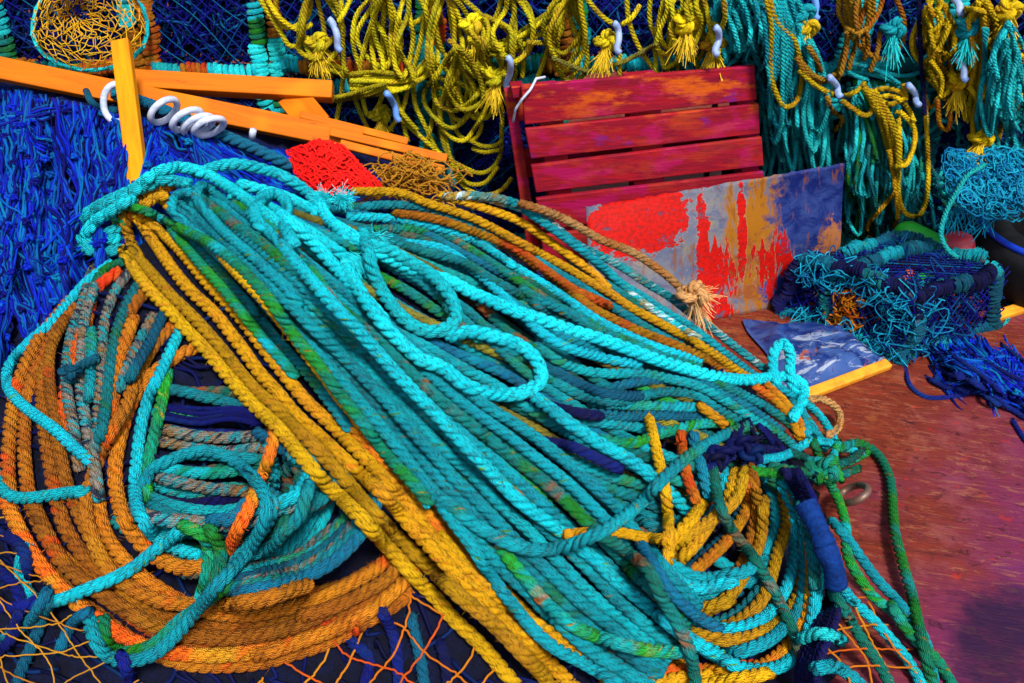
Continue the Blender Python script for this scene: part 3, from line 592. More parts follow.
# ---- K  loops hanging below the tie
kh = thing('looped_rope_hank', 'bent loops of teal and yellow rope hanging below the navy tie', 'rope hank', on_z(740, 640))
KH = [
 ([(640, 520), (690, 545), (740, 575), (770, 600)], 'teal'), ([(660, 570), (700, 590), (740, 592)], 'blueteal'),
 ([(715, 470), (712, 500), (695, 530), (672, 552)], 'red'), ([(725, 470), (722, 500), (708, 517), (690, 533), (670, 542)], 'teal'), ([(735, 472), (728, 502), (712, 520), (695, 545), (668, 572)], 'yellow'),
 ([(742, 470), (745, 500), (731, 530), (703, 558), (672, 580)], 'blueteal'), ([(740, 472), (748, 500), (735, 530), (715, 552), (690, 575)], 'gold'), ([(750, 468), (757, 500), (752, 535), (738, 570), (715, 595), (680, 606)], 'gold'),
 ([(745, 470), (735, 500), (712, 520), (692, 532), (678, 545)], 'yellow'), ([(706, 500), (692, 520), (678, 536), (668, 560)], 'yellow'),
 ([(760, 468), (772, 495), (775, 520), (764, 552), (755, 575), (722, 589), (675, 600)], 'turq'), ([(763, 500), (760, 540), (745, 575), (725, 600), (700, 615)], 'yellow'),
 ([(765, 470), (782, 500), (784, 530), (772, 570), (752, 600), (720, 622), (680, 626)], 'teal'), ([(780, 480), (786, 520), (776, 560), (765, 595), (740, 620), (715, 632)], 'yellow'),
 ([(775, 470), (792, 505), (795, 545), (784, 590), (762, 618), (722, 630), (676, 620)], 'turq'), ([(785, 475), (802, 520), (804, 560), (795, 600), (770, 628), (730, 640), (680, 630)], 'yellow'),
 ([(783, 470), (800, 515), (806, 555), (800, 605), (780, 632), (745, 650), (722, 654)], 'turq'), ([(790, 472), (808, 520), (812, 570), (805, 620), (785, 648), (755, 668), (705, 672)], 'gold'),
 ([(796, 474), (812, 520), (818, 575), (808, 635), (785, 664), (748, 670), (714, 655), (678, 630), (650, 610)], 'turq'),
 ([(660, 560), (700, 578), (740, 574), (765, 560)], 'turq'), ([(655, 566), (690, 586), (735, 583)], 'turq'), ([(645, 595), (690, 612), (730, 600)], 'yellow'), ([(690, 690), (730, 680), (770, 672)], 'yellow'), ([(800, 500), (810, 540), (815, 590)], 'teal'),
]
for p, m in KH: strand(kh, PILE, p, m, R*1.08, sink=.03)

# ---- F  main turquoise hank
fh = thing('turquoise_rope_hank', 'broad hank of turquoise rope running diagonally down the centre beside the yellow one', 'rope hank', on_z(520, 560))
strand(fh, PILE, [(185, 224), (230, 270), (280, 322), (325, 372), (372, 430)], 'darkgreen', R); strand(fh, PILE, [(178, 226), (222, 274), (268, 328), (312, 380), (350, 430)], 'teal', R); strand(fh, PILE, [(172, 230), (214, 280), (256, 330), (296, 378)], 'green', R)
bl = [(168, 208), (190, 228), (228, 268), (298, 342), (370, 422), (420, 486), (470, 544), (530, 607), (590, 656), (650, 695)]
br = [(205, 186), (262, 222), (322, 268), (384, 315), (440, 365), (500, 408), (560, 446), (612, 492), (652, 540), (700, 600)]
hank(fh, PILE, bl, br, 7, ['teal', 'turq', 'teal', 'blueteal', 'green'], R, jit=.3, drift=.02, nest=.9)
hank(fh, PILE, bl, br, 9, ['turq', 'teal', 'turq', 'turq', 'teal', 'turq', 'fleck', 'turq', 'turq'], R*1.06, jit=.2, drift=.01, nest=.92)
strand(fh, PILE, [(235, 202), (270, 225), (300, 258), (325, 290), (350, 322), (392, 368), (440, 420), (490, 470), (540, 520)], 'fleck', R)
strand(fh, PILE, [(250, 215), (285, 250), (330, 300), (385, 360), (450, 430), (520, 500), (570, 540), (640, 600), (690, 640), (720, 655)], 'turq', R*1.12)
strand(fh, PILE, [(440, 505), (470, 545), (505, 595), (540, 636), (590, 668), (640, 695)], 'turq', R)
strand(fh, PILE, [(500, 545), (530, 585), (565, 620), (610, 640), (650, 650), (690, 652)], 'fleck', R*1.05)
strand(fh, PILE, [(640, 540), (662, 580), (690, 610), (720, 628)], 'blueteal', R)
strand(fh, PILE, [(222, 256), (252, 288), (282, 322), (332, 386), (368, 432)], 'yellow', R)
strand(fh, PILE, [(195, 192), (178, 196), (172, 208), (190, 228), (225, 255)], 'turq', R*1.05)
strand(fh, PILE, [(215, 190), (200, 186), (196, 196), (215, 222), (250, 255), (300, 305)], 'turq', R*1.05)

tag(strand(None, PILE, [(126, 222), (113, 216), (119, 208), (145, 211), (172, 224), (210, 242), (245, 272), (290, 330), (330, 380), (380, 445), (430, 505)], 'green', R*1.02, name='green_rope'),
    'green rope crossing over the bend of the yellow hank', 'rope')

# ---- J  ropes crossing the hanks
single('yellow_rope', 'single yellow rope standing upright between the dark teal ropes', 'rope', PILE, [(648, 412), (656, 447), (664, 480), (668, 515), (668, 540), (665, 566)], 'yellow', sink=.04)
single('orange_red_rope', 'short orange red rope beside the upright yellow one', 'rope', PILE, [(680, 430), (685, 465), (698, 505)], 'red', sink=.04)
single('light_blue_rope', 'short light blue rope beside the orange red one under the tie', 'rope', PILE, [(692, 432), (700, 465), (709, 500)], 'blueteal', R*1.1, sink=.04)
single('yellow_rope', 'yellow rope lying flat under the crossing turquoise rope', 'rope', PILE, [(560, 535), (610, 532), (640, 538), (670, 540)], 'yellow', R*.9, sink=.04)
single('dark_teal_rope', 'dark teal rope dropping steeply to the bottom edge of the pile', 'rope', PILE, [(590, 530), (617, 545), (646, 570), (662, 599), (678, 625), (692, 661), (699, 700)], 'darkgreen')
single('turquoise_rope', 'turquoise rope crossing the hank and rising to the navy tie', 'rope', PILE, [(440, 498), (480, 527), (515, 545), (547, 549), (590, 538), (622, 519), (644, 500), (665, 477), (690, 454), (720, 437), (748, 426)], 'teal', R*1.08)
single('dark_green_rope', 'dark green rope running diagonally over the looped hank to the bottom', 'rope', PILE, [(712, 455), (714, 482), (727, 522), (756, 562), (778, 598), (793, 632), (801, 660), (803, 700)], 'darkgreen', R*.98)

# ---- D  turquoise ropes laid over the orange coil
single('turquoise_rope', 'turquoise rope bending sharply at the far left over the orange coil', 'rope', PILE, [(112, 262), (85, 285), (52, 322), (25, 345), (7, 370), (8, 388), (25, 407), (57, 432), (92, 462)], 'turq', R*1.0)
single('turquoise_rope', 'turquoise rope entering from the left edge across the orange strands', 'rope', PILE, [(-25, 440), (-8, 465), (2, 490), (18, 499), (50, 495), (88, 491)], 'turq', R*1.0)
single('turquoise_rope', 'turquoise rope hooking round the lower left of the orange coil', 'rope', PILE, [(28, 545), (21, 562), (23, 582), (32, 598), (47, 602), (85, 591), (135, 566), (160, 546), (183, 527)], 'turq', R*1.0)
dl = thing('turquoise_rope_loop', 'big doubled loop of turquoise rope on top of the orange coil', 'rope', on_z(180, 620))
strand(dl, PILE, [(182, 526), (205, 538), (208, 570), (200, 600)], 'green', R); strand(dl, PILE, [(208, 528), (221, 548), (218, 575), (209, 596)], 'green', R)
strand(dl, PILE, [(232, 582), (217, 592), (182, 620), (152, 646), (122, 652), (106, 640), (103, 618)], 'green', R)
strand(dl, PILE, [(143, 488), (152, 470), (177, 456), (207, 451), (235, 461), (255, 480), (265, 500), (262, 525), (250, 548), (232, 570), (205, 600), (180, 632), (152, 656), (122, 662), (103, 652), (92, 632), (89, 612)], 'turq', R)

# ---- G  thick pale rope on top, one long frayed rope
pr = thing('pale_turquoise_rope', 'thick clean pale turquoise rope looped over the top of the pile with frayed ends', 'rope', on_z(330, 300))
RP = R*1.3
GP = [
 [(112, 244), (92, 250), (74, 242), (78, 222), (100, 205), (126, 192), (152, 178)], [(120, 228), (98, 236), (78, 230), (92, 212), (116, 200), (142, 188), (166, 180), (188, 184)],
 [(118, 238), (100, 244), (86, 238), (94, 222), (114, 210), (134, 198)], [(72, 236), (84, 248), (104, 253), (120, 248)],
 [(195, 172), (235, 164), (267, 170), (297, 184), (318, 200)], [(232, 196), (262, 204), (300, 225), (335, 250), (372, 276)], [(240, 184), (280, 196), (320, 214)],
 [(140, 184), (158, 172), (178, 167), (202, 172), (224, 184), (246, 200), (262, 212), (290, 230), (320, 256), (350, 282)],
 [(262, 232), (254, 214), (262, 197), (277, 194), (288, 206), (284, 224), (294, 246)],
 [(280, 215), (305, 235), (330, 262), (360, 296), (385, 322)], [(318, 196), (326, 215), (345, 235), (368, 250), (372, 262)],
 [(335, 225), (365, 245), (395, 262), (425, 274), (446, 280), (475, 294), (512, 309), (556, 325), (600, 339), (640, 354), (677, 367), (715, 377), (752, 380), (786, 377), (803, 385), (802, 402), (792, 418)],
 [(345, 268), (368, 304), (393, 335), (420, 358), (440, 366), (465, 383), (492, 393), (522, 392), (541, 379), (537, 360), (520, 347), (495, 337), (470, 332), (448, 336)],
 [(362, 232), (368, 252), (374, 272), (386, 297), (402, 318), (422, 330), (442, 330), (456, 318), (452, 300), (436, 280), (414, 264), (390, 250), (366, 242)],
 [(776, 386), (773, 368), (775, 350), (783, 343), (790, 352), (790, 372), (796, 392)],
]
for p in GP: strand(pr, PILE, p, 'pale', RP, fuzz=60, smooth=1.8)
g = Geo()
for (px, py, dx, dz, n) in [(326, 203, -.2, .75, 420), (342, 203, .2, .8, 380), (352, 258, .4, -.1, 260), (345, 262, .1, -.5, 240), (268, 225, .3, -.3, 160), (372, 238, .4, .2, 200)]:
    c = W(px, py, PILE.depth(np.array([[px, py]], float))[0]-.05); brush(g, c, (dx, -.35, dz), n, .034, .20, .0004)
g.build('frayed_end', M['fray_pale'], pr)

# ---- tan rope behind, with a frayed knot
tr = thing('tan_rope', 'tan rope behind the pile ending in a frayed knot against the metal sheet', 'rope', on_z(690, 330))
strand(tr, PILE, [(520, 203), (548, 212), (575, 225), (600, 240), (640, 256), (668, 276), (684, 292)], 'tan', R*1.0, lift=.02, fuzz=200)
c = W(692, 294, PILE.depth(np.array([[692., 294.]]))[0]-.045)
g = Geo(); knotmesh(g, c, .026, .0105, .6); g.build('knot', M['tan'], tr)
g = Geo(); brush(g, c, (.6, -.3, .25), 130, .045, .3, .0006); brush(g, c, (.35, -.2, -.7), 80, .06, .18, .0006); g.build('frayed_end', M['fray_tan'], tr)
single('tan_rope', 'short bent tan rope at the right end of the pile beside the batten', 'rope', PILE, [(808, 398), (826, 401), (838, 412), (838, 428), (826, 436)], 'tan', R*.95)

# ---- L, M  navy tie, green knot and the ropes running off to the right
nt = thing('navy_tie', 'frayed navy cord lashed round the teal ropes at the right corner', 'cord', on_z(750, 460))
for p in [[(742, 422), (738, 440), (745, 468)], [(748, 420), (756, 440), (752, 470)], [(700, 462), (722, 450), (745, 440), (775, 436)], [(705, 470), (735, 456), (768, 452), (785, 458)], [(758, 424), (772, 442), (770, 468)], [(708, 455), (730, 446), (760, 446), (790, 452)], [(735, 430), (730, 452), (720, 470)], [(765, 430), (780, 446), (784, 468)]]:
    strand(nt, PILE, p, 'navy', .0055, name='cord_strand', fuzz=300)
g = Geo()
for px, py in [(740, 445), (712, 462), (752, 455), (720, 455)]: knotmesh(g, W(px, py, PILE.depth(np.array([[px, py]], float))[0]-.075), .020, .006, RNG.random()*6, kind='plain')
brush(g, W(706, 464, PILE.depth(np.array([[706., 464.]]))[0]-.06), (-.7, -.4, -.3), 150, .035, .5, .0006)
g.build('knot', M['navynet'], nt)
gt = thing('green_knotted_rope', 'green rope knotted round the hank at the right corner of the pile', 'rope', on_z(820, 460))
for p, m in [([(752, 470), (790, 474), (822, 470), (850, 461), (868, 452)], 'green'), ([(755, 460), (785, 456), (812, 442), (836, 446), (862, 456)], 'turq'), ([(770, 466), (800, 472), (832, 477), (858, 468)], 'green'), ([(790, 452), (815, 462), (842, 462), (862, 450)], 'darkgreen'), ([(815, 440), (820, 460), (818, 482)], 'green'), ([(838, 442), (832, 460), (840, 480)], 'green')]:
    strand(gt, PILE, p, m, R*.95)
g = Geo(); knotmesh(g, W(822, 468, PILE.depth(np.array([[822., 468.]]))[0]-.07), .026, .0105, .3); g.build('knot', M['green'], gt)

nb = thing('navy_cord_strap', 'thick navy cord strap bound with two wraps of blue tape', 'strap', on_z(830, 560))
for k in range(6):
    o = (k-2.5)*3.2; strand(nb, PILE, [(790+o, 470), (803+o*.9, 492), (818+o*.6, 525), (831+o*.6, 560), (835+o*.8, 590), (826+o, 622), (812+o*1.2, 655), (806+o*1.3, 690)], 'navy', .0062, name='cord_strand')
for pts, nm in [([(805, 503), (818, 528), (825, 545)], 'tape_wrap'), ([(824, 545), (833, 566), (836, 584)], 'tape_wrap')]:
    g = Geo(); p = lay(PILE, pts, .015, -.012, 0, record=False); rr = .0158*(1+.05*np.sin(np.linspace(0, 9, len(p)))+.04*np.sign(np.sin(np.linspace(0, 40, len(p))))+gsmooth(RNG.normal(0, .05, len(p)), 1)); tube(g, p, rr, kind='plain', sides=18); g.build(nm, M['tape'], nb)
single('thin_teal_rope', 'thin teal cord tied round the foot of the navy strap', 'cord', PILE, [(800, 640), (815, 634), (832, 636), (842, 642)], 'wteal', .009)

single('green_rope', 'green rope running down from the knot beside the taped strap', 'rope', PILE, [(822, 470), (838, 500), (845, 525), (848, 555), (870, 592), (905, 622), (925, 650)], 'green', R)
single('bright_turquoise_rope', 'bright turquoise rope slanting down onto the red deck under the green one', 'rope', PILE, [(832, 520), (852, 545), (876, 578), (905, 608), (925, 640), (935, 690)], 'turq', R)
single('turquoise_rope', 'turquoise rope beside the orange net at the lower right corner', 'rope', PILE, [(836, 575), (850, 595), (874, 622), (899, 648), (915, 672), (925, 700)], 'turq', R)
single('dark_green_rope', 'dark green rope lying across the orange net at the lower right', 'rope', PILE, [(832, 590), (846, 612), (864, 642), (885, 675), (897, 700)], 'darkgreen', R)
single('blue_green_rope', 'blue green rope ending at the bottom edge on the red deck', 'rope', PILE, [(890, 605), (915, 640), (940, 665), (958, 695)], 'green', R)
single('green_rope', 'long green rope arching from the knot out over the red deck', 'rope', PILE, [(838, 447), (858, 442), (876, 453), (889, 477), (893, 510), (897, 540), (910, 588), (921, 638), (934, 690)], 'green', R*1.06)
single('turquoise_rope', 'turquoise rope end folded over at the very bottom beside the strap', 'rope', PILE, [(815, 670), (835, 668), (855, 680), (870, 700)], 'turq', R*1.1)
# iron ring
c = on_z(853, 494, .075); t = np.linspace(0, 2*np.pi, 60); g = Geo(); e1 = unit([.6, .25, .35]); e2 = unit(np.cross(e1, np.cross([0.35, -.6, .7], e1)))
p = c+np.cos(t)[:, None]*e1*.026+np.sin(t)[:, None]*e2*.044; tube(g, p, .0068, kind='plain', sides=10, taper=False)
tag(g.build('iron_ring', M['iron']), 'rusty iron ring lying on the red deck beside the green knot', 'ring')

# ---- nets showing under the pile
def net_patch(name, label, poly, base, cell, mat, r, lift, ang=(.5, -.6), jitter=3., parent=None):
    poly = np.asarray(poly, float); g = Geo(); c = poly.mean(0); ext = np.abs(poly-c).max()*1.5
    def inside(P):
        x, y = P[:, 0], P[:, 1]; res = np.zeros(len(P), bool); j = len(poly)-1
        for i in range(len(poly)):
            xi, yi = poly[i]; xj, yj = poly[j]; res ^= ((yi > y) != (yj > y)) & (x < (xj-xi)*(y-yi)/(yj-yi+1e-9)+xi); j = i
        return res
    ph = RNG.random(4)*6
    for a in ang:
        d = np.array([math.cos(a), math.sin(a)]); nn = np.array([-d[1], d[0]])
        for o in np.arange(-ext, ext, cell):
            t = np.arange(-ext, ext, 4.); P = c+nn*o+d*t[:, None]
            P = P+np.stack([np.sin(P[:, 1]/23+ph[0])+.6*np.sin(P[:, 0]/11+ph[1]), np.sin(P[:, 0]/27+ph[2])+.6*np.sin(P[:, 1]/13+ph[3])], -1)*jitter+RNG.normal(0, .5, P.shape)
            ins = inside(P); i = 0
            while i < len(P):
                if ins[i]:
                    k = i
                    while k < len(P) and ins[k]: k += 1
                    if k-i > 3:
                        Q = P[i:k]; w = W(Q[:, 0], Q[:, 1], base.depth(Q)-lift-r*RNG.uniform(.3, 1.2)); tube(g, w, r, kind='plain', sides=5)
                    i = k
                else: i += 1
    o = g.build(name, M[mat], parent); return tag(o, label, 'net') if label else o
net_patch('orange_net', 'coarse orange netting showing under the yellow hank at the bottom', [(330, 610), (380, 590), (420, 590), (520, 690), (330, 700), (250, 690)], PILE, 34, 'oranet', .0016, .012, ang=(.5, 1.95), jitter=7)
net_patch('orange_net', 'orange netting over the ground at the lower right between the ropes', [(822, 600), (860, 590), (925, 660), (930, 700), (820, 700)], PILE, 22, 'oranet', .0016, .012, ang=(1.1, -.2), jitter=6)
net_patch('orange_net', 'sparse gold netting over blue rope at the lower left corner', [(-30, 500), (12, 520), (60, 600), (120, 660), (160, 700), (-30, 700)], PILE, 34, 'goldtwine', .0011, .030, ang=(-.35, .22, .9), jitter=7)
bf = thing('blue_rope_bunch', 'fuzzy blue ropes on the ground below the orange coil at lower left', 'rope', on_z(30, 640))
for p, m in [([(52, 596), (38, 630), (25, 660), (12, 700)], 'blueteal'), ([(-10, 530), (20, 545), (30, 575)], 'blue'), ([(-20, 560), (10, 580), (25, 610)], 'blue'), ([(-20, 600), (12, 608), (40, 600)], 'blue'), ([(0, 640), (30, 620), (48, 590)], 'blueteal'), ([(-15, 665), (10, 640), (20, 610)], 'blue'),
             ([(120, 655), (130, 680), (128, 705)], 'blue'), ([(60, 650), (75, 620), (90, 612)], 'blueteal'), ([(380, 610), (395, 640), (400, 690)], 'blue'), ([(350, 640), (370, 660), (360, 700)], 'blue'), ([(410, 615), (418, 650), (425, 690)], 'blueteal'), ([(440, 640), (446, 670), (450, 700)], 'navy')]:
    strand(bf, PILE, p, m, R*.9, fuzz=500)
# ------------------------------------------------------------------ the setting
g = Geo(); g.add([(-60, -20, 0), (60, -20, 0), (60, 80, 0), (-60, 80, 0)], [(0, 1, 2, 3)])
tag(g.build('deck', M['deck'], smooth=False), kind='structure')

# ------------------------------------------------------------------ stacked creels behind
def curvy(p0, p1, n, amp):
    t = np.linspace(0, 1, n)[:, None]; a = RNG.normal(0, amp, 3); b = RNG.normal(0, amp, 3)
    return np.asarray(p0)*(1-t)+np.asarray(p1)*t+np.sin(np.pi*t)*a+np.sin(2*np.pi*t)*b
def tangle(g, lo, hi, n, L, r, amp, down=.4, sides=4, near=None, pts=9):
    lo, hi = np.asarray(lo), np.asarray(hi)
    for _ in range(n):
        c = lo+(hi-lo)*RNG.random(3)
        if near: c[1] = lo[1]+(hi[1]-lo[1])*RNG.random()**near
        d = unit(RNG.normal(0, 1, 3)*[1, .5, 1]+[0, 0, -down]); l = L*RNG.uniform(.5, 1.3)
        tube(g, np.clip(curvy(c-d*l/2, c+d*l/2, pts, amp), lo-.01, hi+.01), r*RNG.uniform(.7, 1.2), kind='plain', sides=sides, taper=False)
def wrapped_bar(parent, p0, p1, r, mats, name='frame_bar', wr=.0075, bow=0.):
    """a steel bar served all round with rope: a real helix of rope on it"""
    p0, p1 = np.asarray(p0, float), np.asarray(p1, float); L = np.linalg.norm(p1-p0); x = unit(p1-p0); a = unit(np.cross(x, [0.1, .9, .3])); b = np.cross(x, a)
    bv = unit(RNG.normal(0, 1, 3))*bow; bend_ = lambda q: np.sin(np.pi*np.clip(q/L, 0, 1))[:, None]*bv+.35*np.sin(3*np.pi*np.clip(q/L, 0, 1))[:, None]*bv[[2, 0, 1]]
    tt_ = np.linspace(0, L, 14); g = Geo(); tube(g, p0+x*tt_[:, None]+bend_(tt_), r, kind='plain', sides=8); bar = g.build(name, M['steel'], parent)
    s = 0.0
    while s < L:
        l = min(RNG.uniform(.05, .12), L-s)
        if l < .02: break
        pitch = wr*RNG.uniform(1.45, 2.1); m = max(int(l/pitch*10), 8); t = np.linspace(0, l, m); ph = 2*np.pi*t/pitch; rr = r+.006+RNG.uniform(0, .004)
        p = p0+x*(s+t)[:, None]+bend_(s+t)+(np.cos(ph)[:, None]*a+np.sin(ph)[:, None]*b)*rr
        g = Geo(); p = p+np.cumsum(RNG.normal(0, .0012, p.shape), 0)*.6; tube(g, p, wr, kind='plain', sides=6, fuzz=90); g.build('rope_whipping', M[mats[RNG.integers(len(mats))]], bar); s += l
    return bar
def diamond(g, o, ex, ey, w, h, cell, r, sag=.004):
    """diamond mesh over the rectangle o + ex*[0,w] + ey*[0,h]"""
    o, ex, ey = [np.asarray(k, float) for k in (o, ex, ey)]; n = np.cross(ex, ey)
    for sgn in (1, -1):
        for k in np.arange(-h, w+h, cell):
            t = np.arange(0, h, .012); x = k+sgn*t if sgn > 0 else k+h-t; ok = (x >= 0) & (x <= w)
            if ok.sum() < 4: continue
            x = x[ok]; y = t[ok]; p = o+ex*(x+.006*np.sin(y*31+k*9))[:, None]+ey*(y+.006*np.sin(x*27+k*5))[:, None]+n*(sag*np.sin(x*9)*np.sin(y*8))[:, None]
            tube(g, p, r, kind='plain', sides=4, taper=False)
CW, CH, CD = .62, .52, .45
def creel(x, z, w, label, bars):
    c = thing('lobster_creel', label, 'creel', (x+w/2, YW+.06, z), 'stacked creels behind the ropes'); y0 = YW+.06; y1 = y0+CD; h = CH-.03
    for (a, b) in (((x+.02, y0, z), (x+.02, y0, z+h)), ((x+w-.02, y0, z), (x+w-.02, y0, z+h)), ((x+.02, y0, z+h), (x+w-.02, y0, z+h)), ((x+.02, y0, z+.02), (x+w-.02, y0, z+.02))):
        wrapped_bar(c, a, b, .009, bars, bow=.012)
    g = Geo()
    for xx in (x+.02, x+w-.02):
        for zz in (z+.02, z+h): tube(g, np.array([[xx, y0, zz], [xx, (y0+y1)/2, zz], [xx, y1, zz]]), .011, kind='plain', sides=6)
        tube(g, np.array([[xx, y1, z], [xx, y1, z+h/2], [xx, y1, z+h]]), .011, kind='plain', sides=6)
    for zz in (z+.02, z+h): tube(g, np.array([[x, y1, zz], [x+w/2, y1, zz], [x+w, y1, zz]]), .011, kind='plain', sides=6)
    g.build('rear_frame', M['steel'], c)
    g = Geo(); diamond(g, (x+.03, y0+.005, z+.02), (1, 0, 0), (0, 0, 1), w-.06, h-.03, .040, .0015)
    tangle(g, (x+.03, y0+.02, z+.02), (x+w-.03, y0+.20, z+h), 520, .14, .0030, .03, near=1.6)
    g.build('netting', M['creelnet'], c)
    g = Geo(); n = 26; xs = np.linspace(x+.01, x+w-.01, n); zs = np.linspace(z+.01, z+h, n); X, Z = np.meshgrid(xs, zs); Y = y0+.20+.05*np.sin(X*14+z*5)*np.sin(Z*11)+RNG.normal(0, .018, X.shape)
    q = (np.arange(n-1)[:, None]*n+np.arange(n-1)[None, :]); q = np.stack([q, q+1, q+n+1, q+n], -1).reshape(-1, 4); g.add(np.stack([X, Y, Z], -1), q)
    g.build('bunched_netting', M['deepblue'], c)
    return c
wx = lambda px, y=YW+.06: float((px-512)/F*(y/ (cp+.24*sp_)))
edges = [wx(k) for k in (-130, 20, 160, 278, 435, 570, 742, 838, 925, 1060, 1200)]
edges = [-1.62]+edges[1:]
TEALS = ['wteal', 'turq', 'green', 'teal']; MIXB = ['wteal', 'green', 'orange', 'red', 'turq']
pl = ['far left behind the orange planks', 'left of the gold net funnel', 'behind the gold net funnel and the planks', 'right of the planks behind hanging yellow rope', 'in the middle behind the yellow loops', 'behind the red pallet', 'behind the teal curtain of rope', 'behind the old gold hank', 'behind the blue hanging cords', 'at the far right edge behind yellow loops']
for i in range(10):
    w = edges[i+1]-edges[i]-.004
    for tier in (0, 1):
        if tier == 0 and i in (0, 5): continue
        creel(edges[i], .0+tier*CH, w, ('upper' if tier else 'lower')+' blue netted creel '+pl[i], MIXB if i in (1, 2, 3, 4) and tier else TEALS)

# ------------------------------------------------------------------ blue nets heaped at the left
g = Geo(); nx, ny = 110, 60; xs = np.linspace(-2.0, -.12, nx); ys = np.linspace(1.22, 2.36, ny); X, Y = np.meshgrid(xs, ys); Z = heap_h(X, Y); Z = np.where(Z > .01, Z-.010+RNG.normal(0, .006, Z.shape), -.02)
q = (np.arange(ny-1)[:, None]*nx+np.arange(nx-1)[None, :]); q = np.stack([q, q+1, q+nx+1, q+nx], -1).reshape(-1, 4); g.add(np.stack([X, Y, Z], -1), q)
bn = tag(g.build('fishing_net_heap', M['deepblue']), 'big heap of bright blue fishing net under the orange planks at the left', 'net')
g = Geo()
def netting_clump(g, base, path, n, amp, lam, rs, hmax, top=None):
    """netting gathered into a hanging fold: twines that spread and come together again at the knots"""
    P = catmull(path, 4); T = np.gradient(P, axis=0); T /= np.linalg.norm(T, axis=1)[:, None]+1e-9; N = np.stack([-T[:, 1], T[:, 0]], -1); s = np.arange(len(P))*4.
    ph = RNG.random()*lam
    for _ in range(n):
        f = RNG.uniform(-1, 1); sh = RNG.normal(0, lam*.10); o = f*amp*(.30+.9*np.abs(np.sin(np.pi*(s+ph+sh)/lam)))+gsmooth(RNG.normal(0, 3.2, len(s)), 3)
        i0 = RNG.integers(0, max(len(P)//3, 1)); i1 = len(P)-RNG.integers(0, max(len(P)//3, 1)); Q = (P+N*o[:, None])[i0:i1]
        if len(Q) < 6: continue
        if top is not None and (Q[:, 1] < top(Q[:, 0])).any():
            Q = Q[Q[:, 1] > top(Q[:, 0])]
            if len(Q) < 6: continue
        r = RNG.choice(rs); hh = RNG.uniform(.25, 1)*hmax*(1-.5*abs(f)); tube(g, lay(base, Q[::3] if len(Q) > 12 else Q, r, lambda t: hh*np.sin(np.pi*t)**.5-.010, 0, 4, record=RNG.random() < .2), r, kind='plain', sides=5)
    for k in np.arange(ph % lam, s[-1], lam):
        i = int(k/4)
        if 0 < i < len(P) and (top is None or P[i, 1] > top(P[i, 0])+6):
            if RNG.random() < .3:
                p = P[i]+N[i]*RNG.uniform(-.4, .4)*amp; iy, ix = base.sidx(p[None]); knotmesh(g, W(p[0], p[1], base.depth(p[None])[0]-min(base.S[iy[0], ix[0]], .05)-hmax*.6), RNG.uniform(.006, .009), .0026, RNG.random()*6, kind='plain')
plank_line = lambda x: 84+.235*np.clip(x, 0, 400)
for _ in range(230):
    x0, y0 = RNG.uniform(-60, 330), RNG.uniform(70, 360); a = 1.5 if x0 < 110 else 1.5-(x0-110)/190*1.15
    a += RNG.normal(0, .16)
    if RNG.random() < .16: a = RNG.uniform(.2, 2.8)
    L = RNG.uniform(90, 210); t = np.linspace(-.5, .5, 5)[:, None]; path = np.array([x0, y0])+t*L*np.array([math.cos(a), math.sin(a)])+np.cumsum(RNG.normal(0, 5, (5, 2)), 0)
    netting_clump(g, HEAP, path, RNG.integers(9, 17), RNG.uniform(6, 12), RNG.uniform(22, 38), [.0016, .0022, .0030], RNG.uniform(.008, .028), plank_line)
g.build('net_twine', M['bluenet'], bn)

# ------------------------------------------------------------------ orange planks, stake, rings
ow = thing('wooden_trestle', 'orange painted wooden trestle of long planks lying across the blue net', 'trestle', on_z(220, 300))
face = (0.05, -.80, .6)
def pix_beam(parent, name, a, b, da, db, w, t, mat, fc=face):
    g = Geo(); p0 = W(a[0], a[1], da); p1 = W(b[0], b[1], db); beam(g, p0, p1, fc, w, t)
    x = unit(p1-p0); f = np.asarray(fc, float); f = unit(f-x*f.dot(x)); u = np.cross(x, f); v = g.v[0]; r0 = RNG.random()*5
    g.a = [np.stack([(v-p0)@x+r0, (v-p0)@u, (v-p0)@f], -1)]
    return g.build(name, M[mat], parent, smooth=False, bevel=.003)
pix_beam(ow, 'plank', (-30, 63), (362, 142), 2.08, 2.16, .052, .030, 'wood'); pix_beam(ow, 'plank', (120, 80), (333, 92), 2.16, 2.20, .044, .045, 'wood')
pix_beam(ow, 'brace', (292, 96), (318, 128), 2.20, 2.165, .075, .026, 'wood')
pix_beam(ow, 'slat', (300, 115), (408, 142), 2.14, 2.17, .018, .016, 'wood'); pix_beam(ow, 'slat', (330, 132), (447, 159), 2.125, 2.155, .021, .016, 'wood'); pix_beam(ow, 'slat', (340, 144), (444, 170), 2.11, 2.14, .020, .016, 'wood')
st = thing('wooden_stake', 'yellow wooden stake standing upright in front of the orange planks', 'stake', on_z(135, 300))
pix_beam(st, 'stake_shaft', (121, 42), (140, 196), 2.02, 1.90, .040, .024, 'stake', (.1, -.9, .3))
o = tag(strand(None, HEAP, [(112, 92), (140, 100), (165, 110), (200, 125), (230, 138), (262, 152), (292, 166)], 'blueteal', .0135, name='dark_blue_rope', lift=.02), 'dark blue rope running under the planks through the white rings', 'rope')
